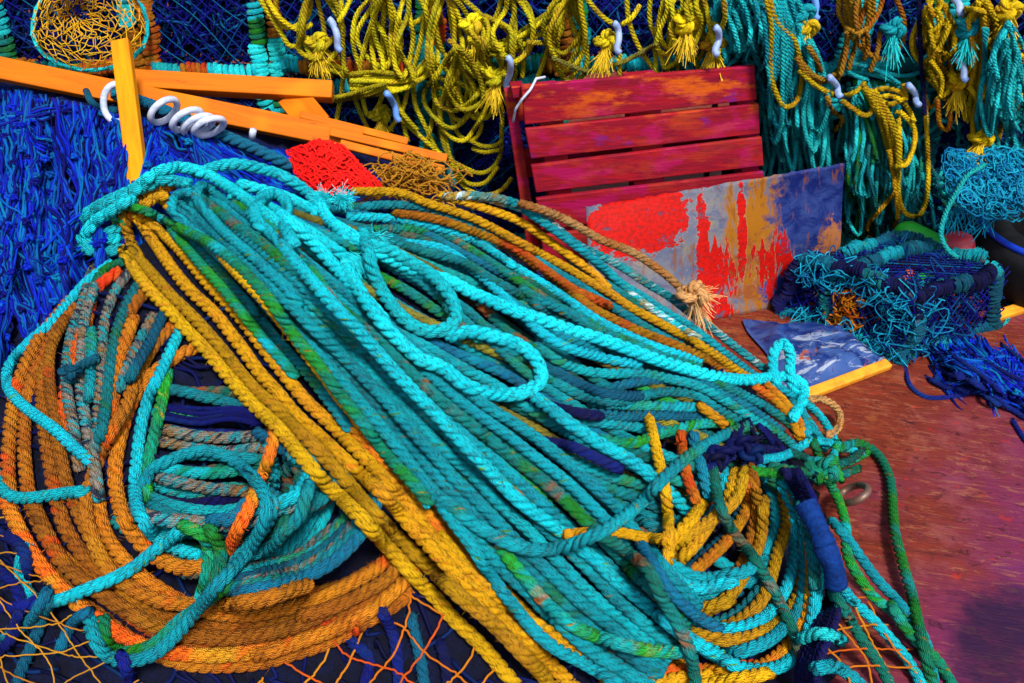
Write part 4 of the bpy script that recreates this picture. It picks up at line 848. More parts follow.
def ring_arc(px, py, ang, rad, span=(0, 6.28), r=.0075):
    c = W(px, py, HEAP.depth(np.array([[px, py]], float))[0]-.075); t = np.linspace(*span, 40); rt = np.array([1, 0, 0]); up = np.array([0, sp_, cp]); fw = np.array([0, cp, -sp_])
    e1 = rt*math.cos(ang)+up*math.sin(ang); e2 = unit((-rt*math.sin(ang)+up*math.cos(ang))*.12-fw)
    g = Geo(); tube(g, c+(np.cos(t)[:, None]*e1+np.sin(t)[:, None]*e2)*rad, r, kind='plain', sides=10, taper=False); return g
for i, (px, py, an) in enumerate([(164, 111, .75), (187, 120, .60), (198, 125, .52), (209, 127, .46)]):
    tag(ring_arc(px, py, an, .034).build('plastic_ring', M['white']), ['white plastic ring on the dark blue rope just right of the stake', 'first of three white rings close together on the dark blue rope', 'middle one of three white rings close together on the blue rope', 'last of three white rings close together on the blue rope'][i], 'ring', 'white plastic rings on the blue rope')
c = W(117, 103, HEAP.depth(np.array([[117., 103.]]))[0]-.06); t = np.linspace(0, 6.28, 40); g = Geo(); tube(g, c+np.cos(t)[:, None]*np.array([.030, 0, 0])+np.sin(t)[:, None]*np.array([0, .02, .036]), .0075, kind='plain', sides=10, taper=False)
tag(g.build('plastic_ring', M['white']), 'white plastic ring looping behind the yellow stake', 'ring', 'white plastic rings on the blue rope')
single('pale_blue_hose', 'pale blue curved plastic hose piece under the planks left of the stake', 'hose', HEAP, [(85, 92), (92, 103), (104, 109), (118, 110)], 'blueteal', .008, kind='plain')
g = Geo(); c = W(252, 138, HEAP.depth(np.array([[252., 138.]]))[0]-.05); tube(g, np.array([c, c+[.004, -.004, .012], c+[.008, -.006, .022]]), .008, kind='plain', sides=10); tag(g.build('plastic_peg', M['white']), 'small white plastic peg on the blue net below the planks', 'peg')

# red knitted net, gold twine tangle
g = Geo(); poly = np.array([(286, 150), (318, 138), (340, 142), (362, 165), (388, 188), (340, 196), (300, 192)], float)
RB = Base(np.full(HEAP.D.shape, 1.93))
def inpoly(P, poly):
    x, y = P[..., 0], P[..., 1]; res = np.zeros(x.shape, bool); j = len(poly)-1
    for i in range(len(poly)):
        xi, yi = poly[i]; xj, yj = poly[j]; res ^= ((yi > y) != (yj > y)) & (x < (xj-xi)*(y-yi)/(yj-yi+1e-9)+xi); j = i
    return res
gx, gy = np.meshgrid(np.arange(280, 394, 4.), np.arange(132, 200, 4.)); nxx = gx.shape[1]; dd = 1.93-.05*np.sin((gx-280)/110*3.1)+RNG.normal(0, .004, gx.shape); v = W(gx, gy, dd); ins = inpoly(np.stack([gx, gy], -1), poly); qq = []
for i in range(gx.shape[0]-1):
    for j in range(nxx-1):
        if ins[i, j] and ins[i+1, j] and ins[i, j+1] and ins[i+1, j+1]: b = i*nxx+j; qq.append((b, b+1, b+nxx+1, b+nxx))
v2 = v+np.array([0, .03, -.01]); n0 = len(v.reshape(-1, 3)); g.add(np.vstack([v.reshape(-1, 3), v2.reshape(-1, 3)]), np.vstack([np.array(qq), np.array(qq)[:, ::-1]+n0]), None, np.full((2*n0, 3), .5))
for _ in range(420):
    c0 = np.array([RNG.uniform(282, 392), RNG.uniform(134, 198)]); a = RNG.choice([.6, -.7])+RNG.normal(0, .2); t = np.linspace(-1, 1, 7)[:, None]; P = c0+t*RNG.uniform(6, 16)*np.array([math.cos(a), math.sin(a)])+RNG.normal(0, 1.0, (7, 2))
    P = P[inpoly(P, poly)]
    if len(P) > 3: tube(g, W(P[:, 0], P[:, 1], 1.915-.05*np.sin((P[:, 0]-280)/110*3.1)-RNG.uniform(0, .012)), .0021, kind='plain', sides=4, taper=False)
tag(g.build('red_net', M['rednet']), 'bunch of bright red knitted net behind the pale rope', 'net')
g = Geo()
for _ in range(130):
    c0 = np.array([RNG.normal(408, 20), RNG.normal(180, 9)]); t = np.linspace(0, RNG.uniform(3, 7), 22); ra = RNG.uniform(5, 15); P = c0+np.stack([np.cos(t+RNG.random()*6)*ra*1.2, np.sin(t*1.1+RNG.random()*6)*ra*.7], -1)+RNG.normal(0, .6, (22, 2))
    tube(g, W(P[:, 0], P[:, 1], 2.0-RNG.uniform(0, .05)-.02*np.sin(t)), .0016, kind='plain', sides=4, taper=False)
tag(g.build('twine_tangle', M['goldtwine']), 'tangle of fine gold twine under the ends of the orange slats', 'twine')

# gold net funnel, upper left
g = Geo(); c0 = np.array([95., 18.])
rings = []
for k in range(17):
    f = k/16; t = np.linspace(0, 2*np.pi, 27); cx = 76+14*f; cy = 14+8*f; rx = 2+55*f**.8; ry = 1+50*f**.8; px = cx+rx*np.cos(t)*(1+.05*np.sin(3*t)); py = cy+ry*np.sin(t)*(1+.05*np.cos(2*t)); rings.append(W(px, py, 2.40-.16*f**.7+.10*f**5))
rings = np.array(rings); K = rings.shape[0]
for s in (1, -1):
    for j in range(26):
        idx = [(j+s*((k+1)//2)) % 26 for k in range(K)]; p = np.array([rings[k, idx[k]] for k in range(K)])+RNG.normal(0, .0045, (K, 3)); tube(g, p, .0013, kind='plain', sides=5, taper=False)
fn = tag(g.build('net_funnel', M['yelnet']), 'gold meshed net funnel bulging above the planks at upper left', 'net'); g = Geo(); tube(g, rings[-1], .006, kind='laid', fuzz=100); g.build('rim_rope', M['wteal'], fn)

# ------------------------------------------------------------------ red pallet and metal sheet
yA, yB = 2.20, 2.27; slope = (yB-yA)/.5875
def on_pal(px, py, off=0.0):
    r = ray(px, py); n = np.array([-slope, 1, 0]); t = (yA-slope*.0195+off*math.sqrt(1+slope**2))/(r@n); return CAM+r*t
pt = thing('wooden_pallet', 'weathered red wooden pallet standing on edge behind the metal sheet', 'pallet', on_pal(640, 250)*[1, 1, 0])
pn = unit([slope, -1, 0]); px_ = unit([1, slope, 0])
def slat(tl, tr, br_, bl_, off, th, name='slat'):
    q4 = np.array([on_pal(*k, off) for k in (tl, tr, br_, bl_)]); n = pn*th; g = Geo(); v = np.vstack([q4, q4-n]); r0 = RNG.random()*9
    g.add(v, [(0, 3, 2, 1), (4, 5, 6, 7), (0, 1, 5, 4), (1, 2, 6, 5), (2, 3, 7, 6), (3, 0, 4, 7)], None, np.stack([v@px_+r0, v[:, 2]*.97+(v@pn)*.5, v[:, 2]], -1)); return g.build(name, M['pallet'], pt, smooth=False, bevel=.003)
for q in [((521, 86), (755, 66), (757, 100), (525, 125)), ((525, 129), (759, 104), (760, 134), (531, 159)), ((531, 166), (762, 137), (764, 166), (536, 193)), ((536, 199), (764, 172), (766, 203), (541, 230)), ((541, 236), (766, 209), (768, 238), (545, 266))]:
    slat(*q, 0, .016)
for q in [((536, 90), (560, 88), (580, 262), (556, 264)), ((628, 80), (660, 77), (668, 255), (638, 258)), ((735, 70), (753, 69), (764, 245), (746, 247))]:
    slat(*q, .0175, .070, 'bearer')
for q in [((513, 86), (748, 68), (750, 100), (518, 122)), ((521, 150), (754, 127), (756, 155), (525, 178)), ((529, 215), (758, 192), (760, 222), (533, 246))]:
    slat(*q, .089, .014)
slat((504, 90), (514, 87), (541, 258), (529, 260), .070, .019, 'end_board')
slat((511, 87), (524, 86), (527, 97), (513, 99), .018, .05, 'end_block')
c1 = on_pal(514, 120, -.004); 
g = Geo(); pts = np.array([on_pal(513, 122, .03)+pn*.0, on_pal(515, 108, .01)+pn*.01, on_pal(522, 97, 0)+pn*.012, on_pal(530, 88, 0)+pn*.012, on_pal(536, 82, 0)+[0, 0, .008], on_pal(545, 83, .02)+[0, .01, .012]]); tube(g, even(pts, .008), .0032, kind='plain', sides=8)
tag(g.build('white_string', M['white']), 'white cord tied over the top left corner of the red pallet', 'cord')

sq = [on_y(586, 207, 2.10), on_y(845, 163, 2.14), on_z(836, 296, .0), on_z(592, 343, .0)]
sq[2][1] += 0.0
A4 = np.array(sq); nu, nv = 60, 36; U, V = np.meshgrid(np.linspace(0, 1, nu), np.linspace(0, 1, nv))
top = A4[0]*(1-U[..., None])+A4[1]*U[..., None]; bot = A4[3]*(1-U[..., None])+A4[2]*U[..., None]; S = bot*(1-V[..., None])+top*V[..., None]
nrm = unit(np.cross(A4[1]-A4[0], A4[3]-A4[0])); nrm = nrm if nrm[1] < 0 else -nrm
bend = .003*np.sin(U*7+V*3)+.012*np.exp(-((U-.92)/.06)**2-((V-.55)/.2)**2)+.004*np.sin(V*9+U*4)
S = S+nrm*bend[..., None]
S[-1, :, 2] += .001*np.sin(U[-1]*25)+RNG.normal(0, .0012, nu)
g = Geo(); n0 = nu*nv; uvw = np.stack([U, V, V*0], -1).reshape(-1, 3); q = (np.arange(nv-1)[:, None]*nu+np.arange(nu-1)[None, :]); q = np.stack([q, q+1, q+nu+1, q+nu], -1).reshape(-1, 4)
back = S-nrm*.004; g.add(np.vstack([S.reshape(-1, 3), back.reshape(-1, 3)]), np.vstack([q, q[:, ::-1]+n0]), None, np.vstack([uvw, uvw]))
rim = np.r_[np.arange(nu), np.arange(1, nv)*nu+nu-1, (nv-1)*nu+np.arange(nu-2, -1, -1), np.arange(nv-2, 0, -1)*nu]; rim2 = np.roll(rim, -1); g.q.append(np.stack([rim, rim+n0, rim2+n0, rim2], -1))
tag(g.build('metal_sheet', M['sheet']), 'dented metal sheet with peeling red and blue paint leaning on the red pallet', 'sheet')

# ------------------------------------------------------------------ deck things at the right
g = Geo(); gx, gy = np.meshgrid(np.linspace(0, 1, 60), np.linspace(0, 1, 40)); q4 = [on_z(728, 322), on_z(828, 330), on_z(886, 366), on_z(806, 400)]; q4 = np.array([on_z(742, 322), on_z(850, 330), on_z(884, 362), on_z(790, 398)])
S = (q4[0]*(1-gx[..., None])+q4[1]*gx[..., None])*(1-gy[..., None])+(q4[3]*(1-gx[..., None])+q4[2]*gx[..., None])*gy[..., None]
h = np.zeros(gx.shape)
for _ in range(26):
    a = RNG.random()*6.28; f = RNG.uniform(5, 26); h += np.abs(np.sin((gx*math.cos(a)+gy*math.sin(a))*f+RNG.random()*6))*RNG.uniform(.3, 1)/f**.6*.014
S[..., 2] += .004+h*np.clip(gx*(1-gx)*gy*(1-gy)*30, .15, 1); S[..., 0] += .012*np.sin(gy*9)*(gx-.5)
g.add(S.reshape(-1, 3), (lambda q: np.stack([q, q+60, q+61, q+1], -1).reshape(-1, 4))(np.arange(39)[:, None]*60+np.arange(59)[None, :]), None, np.stack([gx, gy, gx*0], -1).reshape(-1, 3))
tag(g.build('plastic_sack', M['bag']), 'crumpled blue and white plastic sack on the deck before the metal sheet', 'sack')
def batten(name, a, b, za, zb, w, label):
    g = Geo(); p0 = on_z(*a, za); p1 = on_z(*b, zb); beam(g, p0, p1, (0, -.3, 1), w, .018); v = g.v[0]; g.a = [np.stack([(v-p0)@unit(p1-p0), v[:, 1], v[:, 2]], -1)]; tag(g.build(name, M['pipe'], smooth=False, bevel=.004), label, 'batten')
batten('wooden_batten', (806, 395), (888, 364), .012, .012, .026, 'yellow wooden batten lying on the red deck from pile to small creel')
batten('wooden_batten', (990, 318), (1060, 296), .012, .012, .030, 'yellow wooden batten at the right edge behind the blue net')

# small creel
sc = thing('lobster_creel', 'small battered creel with teal rope frame standing on the red deck', 'creel', on_z(890, 345))
fl, fr, rr_ = on_z(780, 312), on_z(900, 362), on_z(996, 326); bl_ = fl+rr_-fr
hz = .155; ins = .22; cen = (fl+rr_)/2
up4 = []
for b in (fl, fr, rr_, bl_):
    p = b+(cen-b)*ins*.55; p = p+np.array([0, 0, hz]); up4.append(p)
tfl, tfr, trr, tbl = up4; tfr = tfr+np.array([0, 0, .012])
CM = ['blueteal', 'blueteal', 'teal', 'navy', 'turq']
for a, b in [(fl, tfl), (fr, tfr), (rr_, trr), (tfl, tfr), (tfr, trr), (tfl, tbl), (tbl, trr), (fl, fr), (fr, rr_), (bl_, tbl), ((fl*.62+fr*.38), (tfl*.62+tfr*.38)), ((tfl*.62+tfr*.38), (tbl*.62+trr*.38))]:
    wrapped_bar(sc, a, b, .0075, CM, wr=.0046, bow=.02)
g = Geo()
def face_net(g, o, a, b, n, cell=.026):
    ex, ey = unit(a-o), unit(b-o); diamond(g, o, ex, ey, np.linalg.norm(a-o), np.linalg.norm(b-o), cell, .0016)
face_net(g, fl, fr, tfl, 0); face_net(g, fr, rr_, tfr, 0); face_net(g, tfl, tfr, tbl, 0)
def bil(u, v, w):
    b = (fl*(1-u)+fr*u)*(1-v)+(bl_*(1-u)+rr_*u)*v; t = (tfl*(1-u)+tfr*u)*(1-v)+(tbl*(1-u)+trr*u)*v; return b*(1-w)+t*w
for _ in range(520):
    u, v, w = RNG.random(3)
    sel = RNG.random()
    if sel < .4: v = RNG.uniform(0, .1)
    elif sel < .75: u = RNG.uniform(.9, 1.0)
    elif sel < .85: w = RNG.uniform(.9, 1)
    c = bil(u, v, w); d = unit(RNG.normal(0, 1, 3)*[1, .6, 1]); c = c+(cen+[0, 0, hz*.5]-c)*.06; L = RNG.uniform(.015, .045); tube(g, curvy(c-d*L, c+d*L, 14, .014), RNG.uniform(.0014, .0026), kind='plain', sides=4, taper=False)
g.build('netting', M['creelnet'], sc)
g = Geo()
for _ in range(150):
    u, v, w = RNG.uniform(.78, 1.02), RNG.uniform(-.04, .25), RNG.uniform(.0, .9); c = bil(u, v, w); d = unit(RNG.normal(0, 1, 3)+[0, 0, .8]); L = RNG.uniform(.015, .04); tube(g, curvy(c-d*L, c+d*L, 14, .016), .0015, kind='plain', sides=4, taper=False)
for _ in range(170):
    u, v, w = RNG.uniform(.0, 1.), RNG.uniform(-.05, .05), RNG.choice([RNG.uniform(0, .15), RNG.uniform(.85, 1.02)]); c = bil(u, v, w); d = unit(RNG.normal(0, 1, 3)); L = RNG.uniform(.02, .05); tube(g, curvy(c-d*L, c+d*L, 12, .016), .0016, kind='plain', sides=4, taper=False)
g.build('loose_netting', M['tealnet'], sc)
g = Geo()
for _ in range(150):
    u, v, w = RNG.normal(.50, .05), RNG.uniform(-.02, .06), RNG.uniform(.2, .72); c = bil(u, v, w); d = unit(RNG.normal(0, 1, 3)); L = RNG.uniform(.008, .022); tube(g, curvy(c-d*L, c+d*L, 8, .008), .0022, kind='plain', sides=4, taper=False)
g.build('entry_net', M['oranet'], sc)
def capsule(g, a, b, r, ribs=0):
    a, b = np.asarray(a), np.asarray(b); t = np.linspace(0, 1, 34); L = np.linalg.norm(b-a); s = t*L; k = np.minimum(s, L-s); rr = r*np.sqrt(np.clip(1-(1-np.clip(k/r, 0, 1))**2, .004, 1)); return tube(g, a+(b-a)*t[:, None], rr, kind='plain', sides=24, taper=False)
fb = thing('fishing_float', 'green and orange float lying inside the small creel', 'float', on_z(890, 300))
a, b = bil(.50, .55, .74), bil(.93, .52, .74); g = Geo(); capsule(g, a+(b-a)*.2, b, .034); g.build('float_body', M['buoygreen'], fb); g = Geo(); capsule(g, a-(b-a)*.05, a+(b-a)*.30, .0345); g.build('float_end', M['buoyorange'], fb)
g = Geo(); a = on_z(880, 268, .13)+[0, .25, 0]; capsule(g, on_y(894, 229, 2.26), on_y(950, 256, 2.16), .040); tag(g.build('fishing_float', M['buoygreen']), 'long green float lying behind the small creel', 'float')
g = Geo(); t = np.linspace(-1, 1, 26); c = on_y(955, 247, 2.18); ax = unit([.55, -.2, .35]); rr = .042*np.sqrt(np.clip(1-np.abs(t)**2.2, .002, 1)); tube(g, c+ax*t[:, None]*.05, rr, kind='plain', sides=24, taper=False)
v = g.v[0]; rel = v-c; th = np.arctan2(rel@unit(np.cross(ax, [0, 0, 1])), rel@unit(np.cross(ax, np.cross(ax, [0, 0, 1])))); prj = (rel@ax)[:, None]*ax; g.v[0] = c+prj+(rel-prj)*(1+.08*np.cos(8*th))[:, None]
rb = tag(g.build('buoy', M['buoyred']), 'faded red ribbed buoy beside the black tyre', 'buoy')

# tyre
ty = thing('tyre', 'black rubber tyre lying at the right edge under the teal net', 'tyre', on_z(1060, 268))
tc_ = np.array([1.47, 2.22, .115]); g = Geo(); m = 64; prof = []
ax = unit([-.06, -.14, .98]); e1 = unit(np.cross(ax, [0, 1, .2])); e2 = np.cross(ax, e1)
for a in np.linspace(0, 2*np.pi, 29)[:-1]:
    ra = .165+.06*np.sign(math.cos(a))*abs(math.cos(a))**.7; hh = .085*np.sign(math.sin(a))*abs(math.sin(a))**.7
    if abs(math.sin(a)) > .5: hh += .003*math.sin(a*26)
    prof.append((ra, hh))
prof = np.array(prof); th = np.linspace(0, 2*np.pi, m+1)[:-1]; v = []
for k, a in enumerate(th):
    d = math.cos(a)*e1+math.sin(a)*e2; tread = 1+(.02 if k % 2 else 0)*(prof[:, 0:1] > .20); v.append(tc_+d*(prof[:, 0:1]*tread)+ax*prof[:, 1:2])
npf = len(prof); i = np.arange(m)[:, None]*npf; j = np.arange(npf)[None, :]; i2 = ((np.arange(m)+1) % m)[:, None]*npf; j2 = (j+1) % npf
g.add(np.array(v), np.stack([i+j, i2+j, i2+j2, i+j2], -1).reshape(-1, 4)); g.build('tyre_carcass', M['rubber'], ty)
g = Geo(); t = np.linspace(0, 2*np.pi, 70); tube(g, tc_+ax*.080+(np.cos(t)[:, None]*e1+np.sin(t)[:, None]*e2)*.195, .009, kind='plain', sides=10, taper=False); g.build('sky_reflection_band', M['skyreflect'], ty)  # bluish sky reflection on the upper sidewall, modelled as a blue ring

# blue net and rope spilling over the deck at the right
bs = thing('blue_net_bundle', 'bundle of bright blue netting spilling onto the red deck at the right edge', 'net', on_z(985, 390))
g = Geo()
for _ in range(80):
    f = RNG.random()**.8; c0 = np.array([940+f*86+RNG.normal(0, 6), 350+f*40+RNG.normal(0, 8)]); a = .72+RNG.normal(0, .35); L = RNG.uniform(45, 95); t = np.linspace(-.5, .5, 5)[:, None]
    netting_clump(g, DECK, c0+t*L*np.array([math.cos(a), math.sin(a)*.8])+np.cumsum(RNG.normal(0, 4, (5, 2)), 0), RNG.integers(8, 14), RNG.uniform(4, 9), RNG.uniform(18, 30), [.0014, .0019, .0026], RNG.uniform(.010, .03))
g.build('net_twine', M['bluenet'], bs)
for p in [[(905, 365), (910, 385), (925, 396), (950, 396), (975, 390), (955, 385), (935, 380), (940, 372), (965, 375), (985, 388)], [(930, 358), (945, 375), (965, 380), (1000, 400), (1035, 425)], [(948, 352), (975, 372), (1000, 392), (1040, 416)], [(925, 378), (945, 388), (972, 392), (1000, 405)], [(965, 350), (990, 365), (1030, 385)], [(1000, 345), (1020, 360), (1040, 375)], [(1012, 420), (1025, 440), (1040, 455)]]:
    strand(bs, DECK, p, 'blue', .0062, name='rope_end')
single('thin_teal_rope', 'thin teal cord looping out behind the small creel on the deck', 'cord', DECK, [(988, 298), (1002, 300), (1010, 308), (1005, 322), (992, 328)], 'wteal', .0055)
# ------------------------------------------------------------------ ropes hung on the creels
RW = .0068
def hang(name, label, loops, mat, loc, r=RW, cat='rope hank', group=None, fuzz=0, kind='laid'):
    t = thing(name, label, cat, on_y(loc[0], loc[1], YW)*[1, 1, 0]+[0, 0, .0], group)
    for k, p in enumerate(loops):
        m = mat[k % len(mat)] if isinstance(mat, list) else mat; g = Geo(); tube(g, lay(WALL, p, r, 0.004, .6, 2.5, smooth=2.0), r, kind=kind, fuzz=fuzz); g.build('rope_loop', M[m], t)
    return t
def band(bl, br, n, m=7, jit=.25, drift=.12, ends=0):
    A = resample(bl, m); B = resample(br, m); out = []
    for i in RNG.permutation(n):
        f = (i+.5)/n+gsmooth(RNG.normal(0, jit/n, m), .7)+np.linspace(-1, 1, m)*RNG.normal(0, drift); f = np.clip(f, -.05, 1.05)[:, None]; P = A*(1-f)+B*f
        if ends: P[-1, 1] += RNG.normal(0, ends)
        out.append(P)
    return out
def swags(x0, x1, y0, y1, n, span=(15, 60), sag=(20, 95)):
    """loops hanging from a few hooks: each leaves its hook, falls, rounds the bottom and comes back up"""
    out = []; hooks = [np.array([RNG.uniform(x0, x1), RNG.uniform(y0, y1)]) for _ in range(max(n//2, 1))]
    for _ in range(n):
        hk = hooks[RNG.integers(len(hooks))]; h = RNG.uniform(*sag)+max(0, -hk[1]); w = RNG.uniform(*span)*.5; cx = hk[0]+RNG.normal(0, 9); y = hk[1]; k = RNG.normal(0, 3, 6)
        out.append([(hk[0]-1, y), (cx-w*.55+k[0], y+h*.28), (cx-w+k[1], y+h*.62), (cx-w*.75+k[2], y+h*.88), (cx+k[3]*.6, y+h), (cx+w*.75+k[2], y+h*.86), (cx+w+k[4], y+h*.58), (cx+w*.5+k[5], y+h*.26), (hk[0]+1, y+1)])
    return out
# dark sea-green curtains first, then the yellow over them
mess = lambda x0, x1, y0, y1, n, L=40, a0=1.5, s=.6: [np.array([RNG.uniform(x0, x1), RNG.uniform(y0, y1)])+np.linspace(-1, 1, 5)[:, None]*RNG.uniform(.5, 1)*L/2*np.array([[math.cos(a), math.sin(a)]])+RNG.normal(0, 3, (5, 2)) for a in RNG.normal(a0, s, n)]
hang('teal_rope_tangle', 'dark tangle of teal rope at the foot of the creels right of the sheet', mess(845, 960, 165, 240, 60, 45, 1.2, .8), ['blueteal', 'teal', 'wteal'], (890, 240), RW*.85)
hang('teal_rope_tangle', 'tangle of teal rope hanging low behind the yellow loops at far right', mess(925, 1035, 95, 165, 46, 42, 1.3, .7), ['blueteal', 'wteal', 'teal'], (980, 160), RW*.85)
hang('teal_rope_curtain', 'thick curtain of sea green rope hanging beside the red pallet', band([(752, 30), (760, 70), (760, 120), (760, 185)], [(790, -5), (806, 40), (822, 95), (833, 175)], 26, drift=.2)+band([(770, -10), (775, 50), (790, 110), (800, 180)], [(796, 0), (818, 70), (830, 120), (838, 180)], 14, drift=.15)+swags(765, 815, -10, 40, 12, (8, 18), (90, 150)), ['wteal', 'wteal', 'turq', 'wteal', 'teal'], (790, 175), RW*.92)
hang('teal_rope_curtain', 'long curtain of teal rope hanging below the swag behind yellow loops', band([(848, 95), (850, 140), (846, 190), (848, 240)], [(885, 85), (905, 130), (925, 185), (930, 238)], 24, drift=.22, ends=8)+swags(846, 915, 80, 110, 14, (8, 20), (80, 140))+band([(840, 100), (845, 130), (842, 160)], [(862, 88), (875, 120), (880, 165)], 6), ['wteal', 'teal', 'wteal', 'green'], (885, 240), RW*.85)
hang('teal_rope_hank', 'sea green rope looped over the creel above the right end of the pallet', [
 [(705, -8), (703, 30), (706, 75)], [(712, -8), (708, 25), (698, 50), (690, 80)], [(727, 6), (746, 21), (764, 39), (772, 60)], [(722, 2), (742, 14), (760, 20), (775, 8)], [(719, 27), (723, 43), (737, 44), (742, 27), (740, 10)],
 [(702, 45), (709, 57), (726, 60), (738, 48), (744, 30)], [(745, 22), (743, 50), (741, 75)], [(751, 24), (749, 50), (747, 75)], [(758, 26), (754, 55), (752, 78)], [(690, 5), (710, -2), (740, 5), (760, -5)], [(684, 40), (690, 55), (686, 80)], [(696, 10), (690, 40), (694, 72)]]+swags(685, 755, -16, -5, 18, (10, 30), (45, 85)), ['turq', 'wteal'], (725, 75), RW*.92)
hang('teal_rope_swag', 'teal rope swagged level between the gold hank and the blue cord', [
 [(842, 58), (858, 64), (875, 69), (902, 76), (920, 72), (934, 59), (946, 34), (954, 12)], [(850, 70), (872, 74), (890, 80), (905, 90), (912, 92)], [(845, 62), (865, 66), (885, 74), (900, 84)], [(862, 76), (855, 95), (850, 112)], [(866, 78), (872, 100), (872, 120)], [(840, 64), (852, 74), (866, 80)]], ['turq', 'wteal'], (890, 90), RW*.9)
LY = [
 ['yellow rope draped over the creel at top left of the hanging yellow loops', [[(255, -8), (268, 12), (280, 32), (290, 46), (303, 44), (304, 26)], [(277, -6), (278, 14), (287, 27), (305, 20), (311, 4), (308, -8)], [(262, -8), (280, 18), (300, 30), (312, 24)], [(312, 48), (320, 60), (336, 66), (344, 70)], [(310, 60), (325, 68), (342, 74)], [(318, 40), (328, 52), (340, 60)]]],
 ['yellow rope hanging in long straight falls right of the pale blue hook', [[(340, -8), (342, 25), (344, 62), (342, 90), (336, 124)], [(352, -5), (344, 12), (338, 22)], [(346, 68), (355, 98), (370, 134)], [(385, -8), (384, 37), (388, 70), (400, 110), (407, 142)], [(370, -6), (390, 17), (410, 24), (424, 16), (428, -5)], [(428, -8), (418, 50), (410, 82), (402, 108), (384, 137)]]],
 ['yellow rope bunched level across the middle creel below the netting', band([(350, 75), (385, 72), (410, 72), (432, 50)], [(350, 94), (390, 93), (415, 86), (437, 62)], 6)+band([(335, 95), (360, 88), (385, 82)], [(335, 106), (360, 100), (390, 92)], 3)],
 ['yellow rope falling steeply to the ends of the orange slats', [[(432, -8), (437, 50), (437, 88), (442, 125), (451, 164)], [(434, 8), (442, 50), (460, 73)], [(415, 72), (415, 102), (426, 127), (438, 152)], [(437, 92), (431, 125), (424, 152)], [(400, 118), (425, 140), (450, 160), (475, 172)], [(394, 100), (402, 112), (418, 130)]]],
 ['yellow rope twisted into a sagging bunch left of the pallet top', band([(468, 35), (500, 42), (530, 22), (553, 6)], [(468, 52), (505, 57), (532, 42), (558, 18)], 6, drift=.25)+[[(462, 20), (478, 40), (500, 50)], [(500, 46), (503, 62), (498, 76)], [(520, 40), (524, 60), (522, 78)], [(445, 55), (470, 70), (490, 82), (500, 92)], [(440, 66), (462, 84), (480, 96), (498, 100)], [(448, 40), (465, 52), (485, 60)]]],
 ['yellow rope hanging in stacked rounded loops beside the pallet', [[(462, 36), (464, 75), (472, 97), (485, 108), (500, 101), (506, 78), (498, 56)], [(477, 62), (490, 82), (494, 105), (485, 118), (467, 113), (454, 88), (440, 77)], [(455, 87), (451, 112), (460, 135), (472, 140), (481, 126), (474, 110)], [(440, 98), (442, 137), (452, 160), (467, 170), (485, 172), (498, 160), (502, 125), (500, 87), (503, 55)], [(450, 157), (460, 181), (480, 194), (500, 191), (512, 178)], [(452, 163), (467, 183), (484, 183), (498, 167)], [(470, 50), (475, 90), (488, 98), (496, 84)], [(470, 140), (480, 146), (494, 146), (502, 140)], [(472, 148), (484, 152), (500, 150)]]],
 ['yellow rope falling behind the top left corner of the pallet', [[(555, -8), (552, 30), (545, 57), (537, 80)], [(562, 8), (562, 28), (552, 42), (527, 42)], [(583, -8), (602, 17), (613, 25)], [(618, 40), (620, 58), (619, 76)]]],
 ['yellow rope looped above the right half of the pallet', [[(627, -8), (630, 25), (640, 50), (661, 76)], [(650, -8), (652, 25), (665, 47), (682, 47), (692, 32), (690, 18), (665, 9)], [(655, 48), (656, 64), (655, 78)], [(672, 40), (668, 60), (668, 76)], [(677, 48), (678, 62), (678, 76)], [(640, 5), (632, 18), (622, 25)], [(660, 15), (675, 20), (668, 35)], [(690, 18), (710, 22), (722, 27)], [(723, -5), (725, 18), (721, 30)], [(719, 49), (717, 60), (706, 72)]]],
]
LY[0][1].extend(swags(255, 320, -16, -10, 3, (18, 40), (35, 65))); LY[1][1].extend(swags(330, 400, -16, -10, 6, (18, 44), (50, 135))); LY[3][1].extend(swags(400, 450, -16, 30, 6, (18, 44), (70, 125)))
LY[4][1].extend(swags(455, 520, -16, 20, 5, (20, 50), (50, 90))); LY[5][1].extend(swags(450, 505, 25, 70, 5, (20, 50), (60, 110))); LY[6][1].extend(swags(525, 590, -16, -8, 5, (20, 46), (50, 85))); LY[7][1].extend(swags(620, 715, -16, -8, 8, (14, 36), (45, 80)))
for k, (lab, loops) in enumerate(LY):
    hang('yellow_rope_hank', lab, loops, 'wyellow', np.mean(np.vstack(loops[0]), 0), group='yellow ropes hung along the creels')
hang('olive_rope', 'faded olive rope sagging above the pallet between the hooks', [[(552, 58), (570, 66), (590, 71), (622, 62), (657, 44)]], 'olive', (600, 70), cat='rope')
hang('yellow_rope_loop', 'long bright yellow loop hanging in front of the sea green curtain', [[(763, -8), (771, 20), (771, 58), (774, 88), (785, 107), (795, 103), (801, 78), (797, 49), (793, 38), (778, 22), (768, -6)]], 'byellow', (785, 107))
hang('gold_rope_braid', 'braided gold rope sagging under the old gold hank', [[(797, 57), (805, 72), (820, 82), (836, 78), (842, 58), (850, 28)], [(802, 62), (812, 74), (826, 80), (838, 70), (845, 50)], [(838, 80), (841, 62), (846, 44)], [(808, 46), (816, 58), (822, 70)]], 'wgold', (820, 82))
hang('yellow_rope_swag', 'bright yellow rope swagged below the gold braid', [[(799, 70), (817, 86), (840, 96), (856, 91), (864, 83)], [(842, 100), (861, 114)], [(863, 84), (874, 101), (868, 115), (857, 113)]], 'byellow', (840, 96))
hang('gold_rope_tail', 'short gold rope tail dangling beside the swag', [[(828, 96), (832, 110), (843, 119), (834, 131)]], 'wgold', (835, 120), cat='rope')
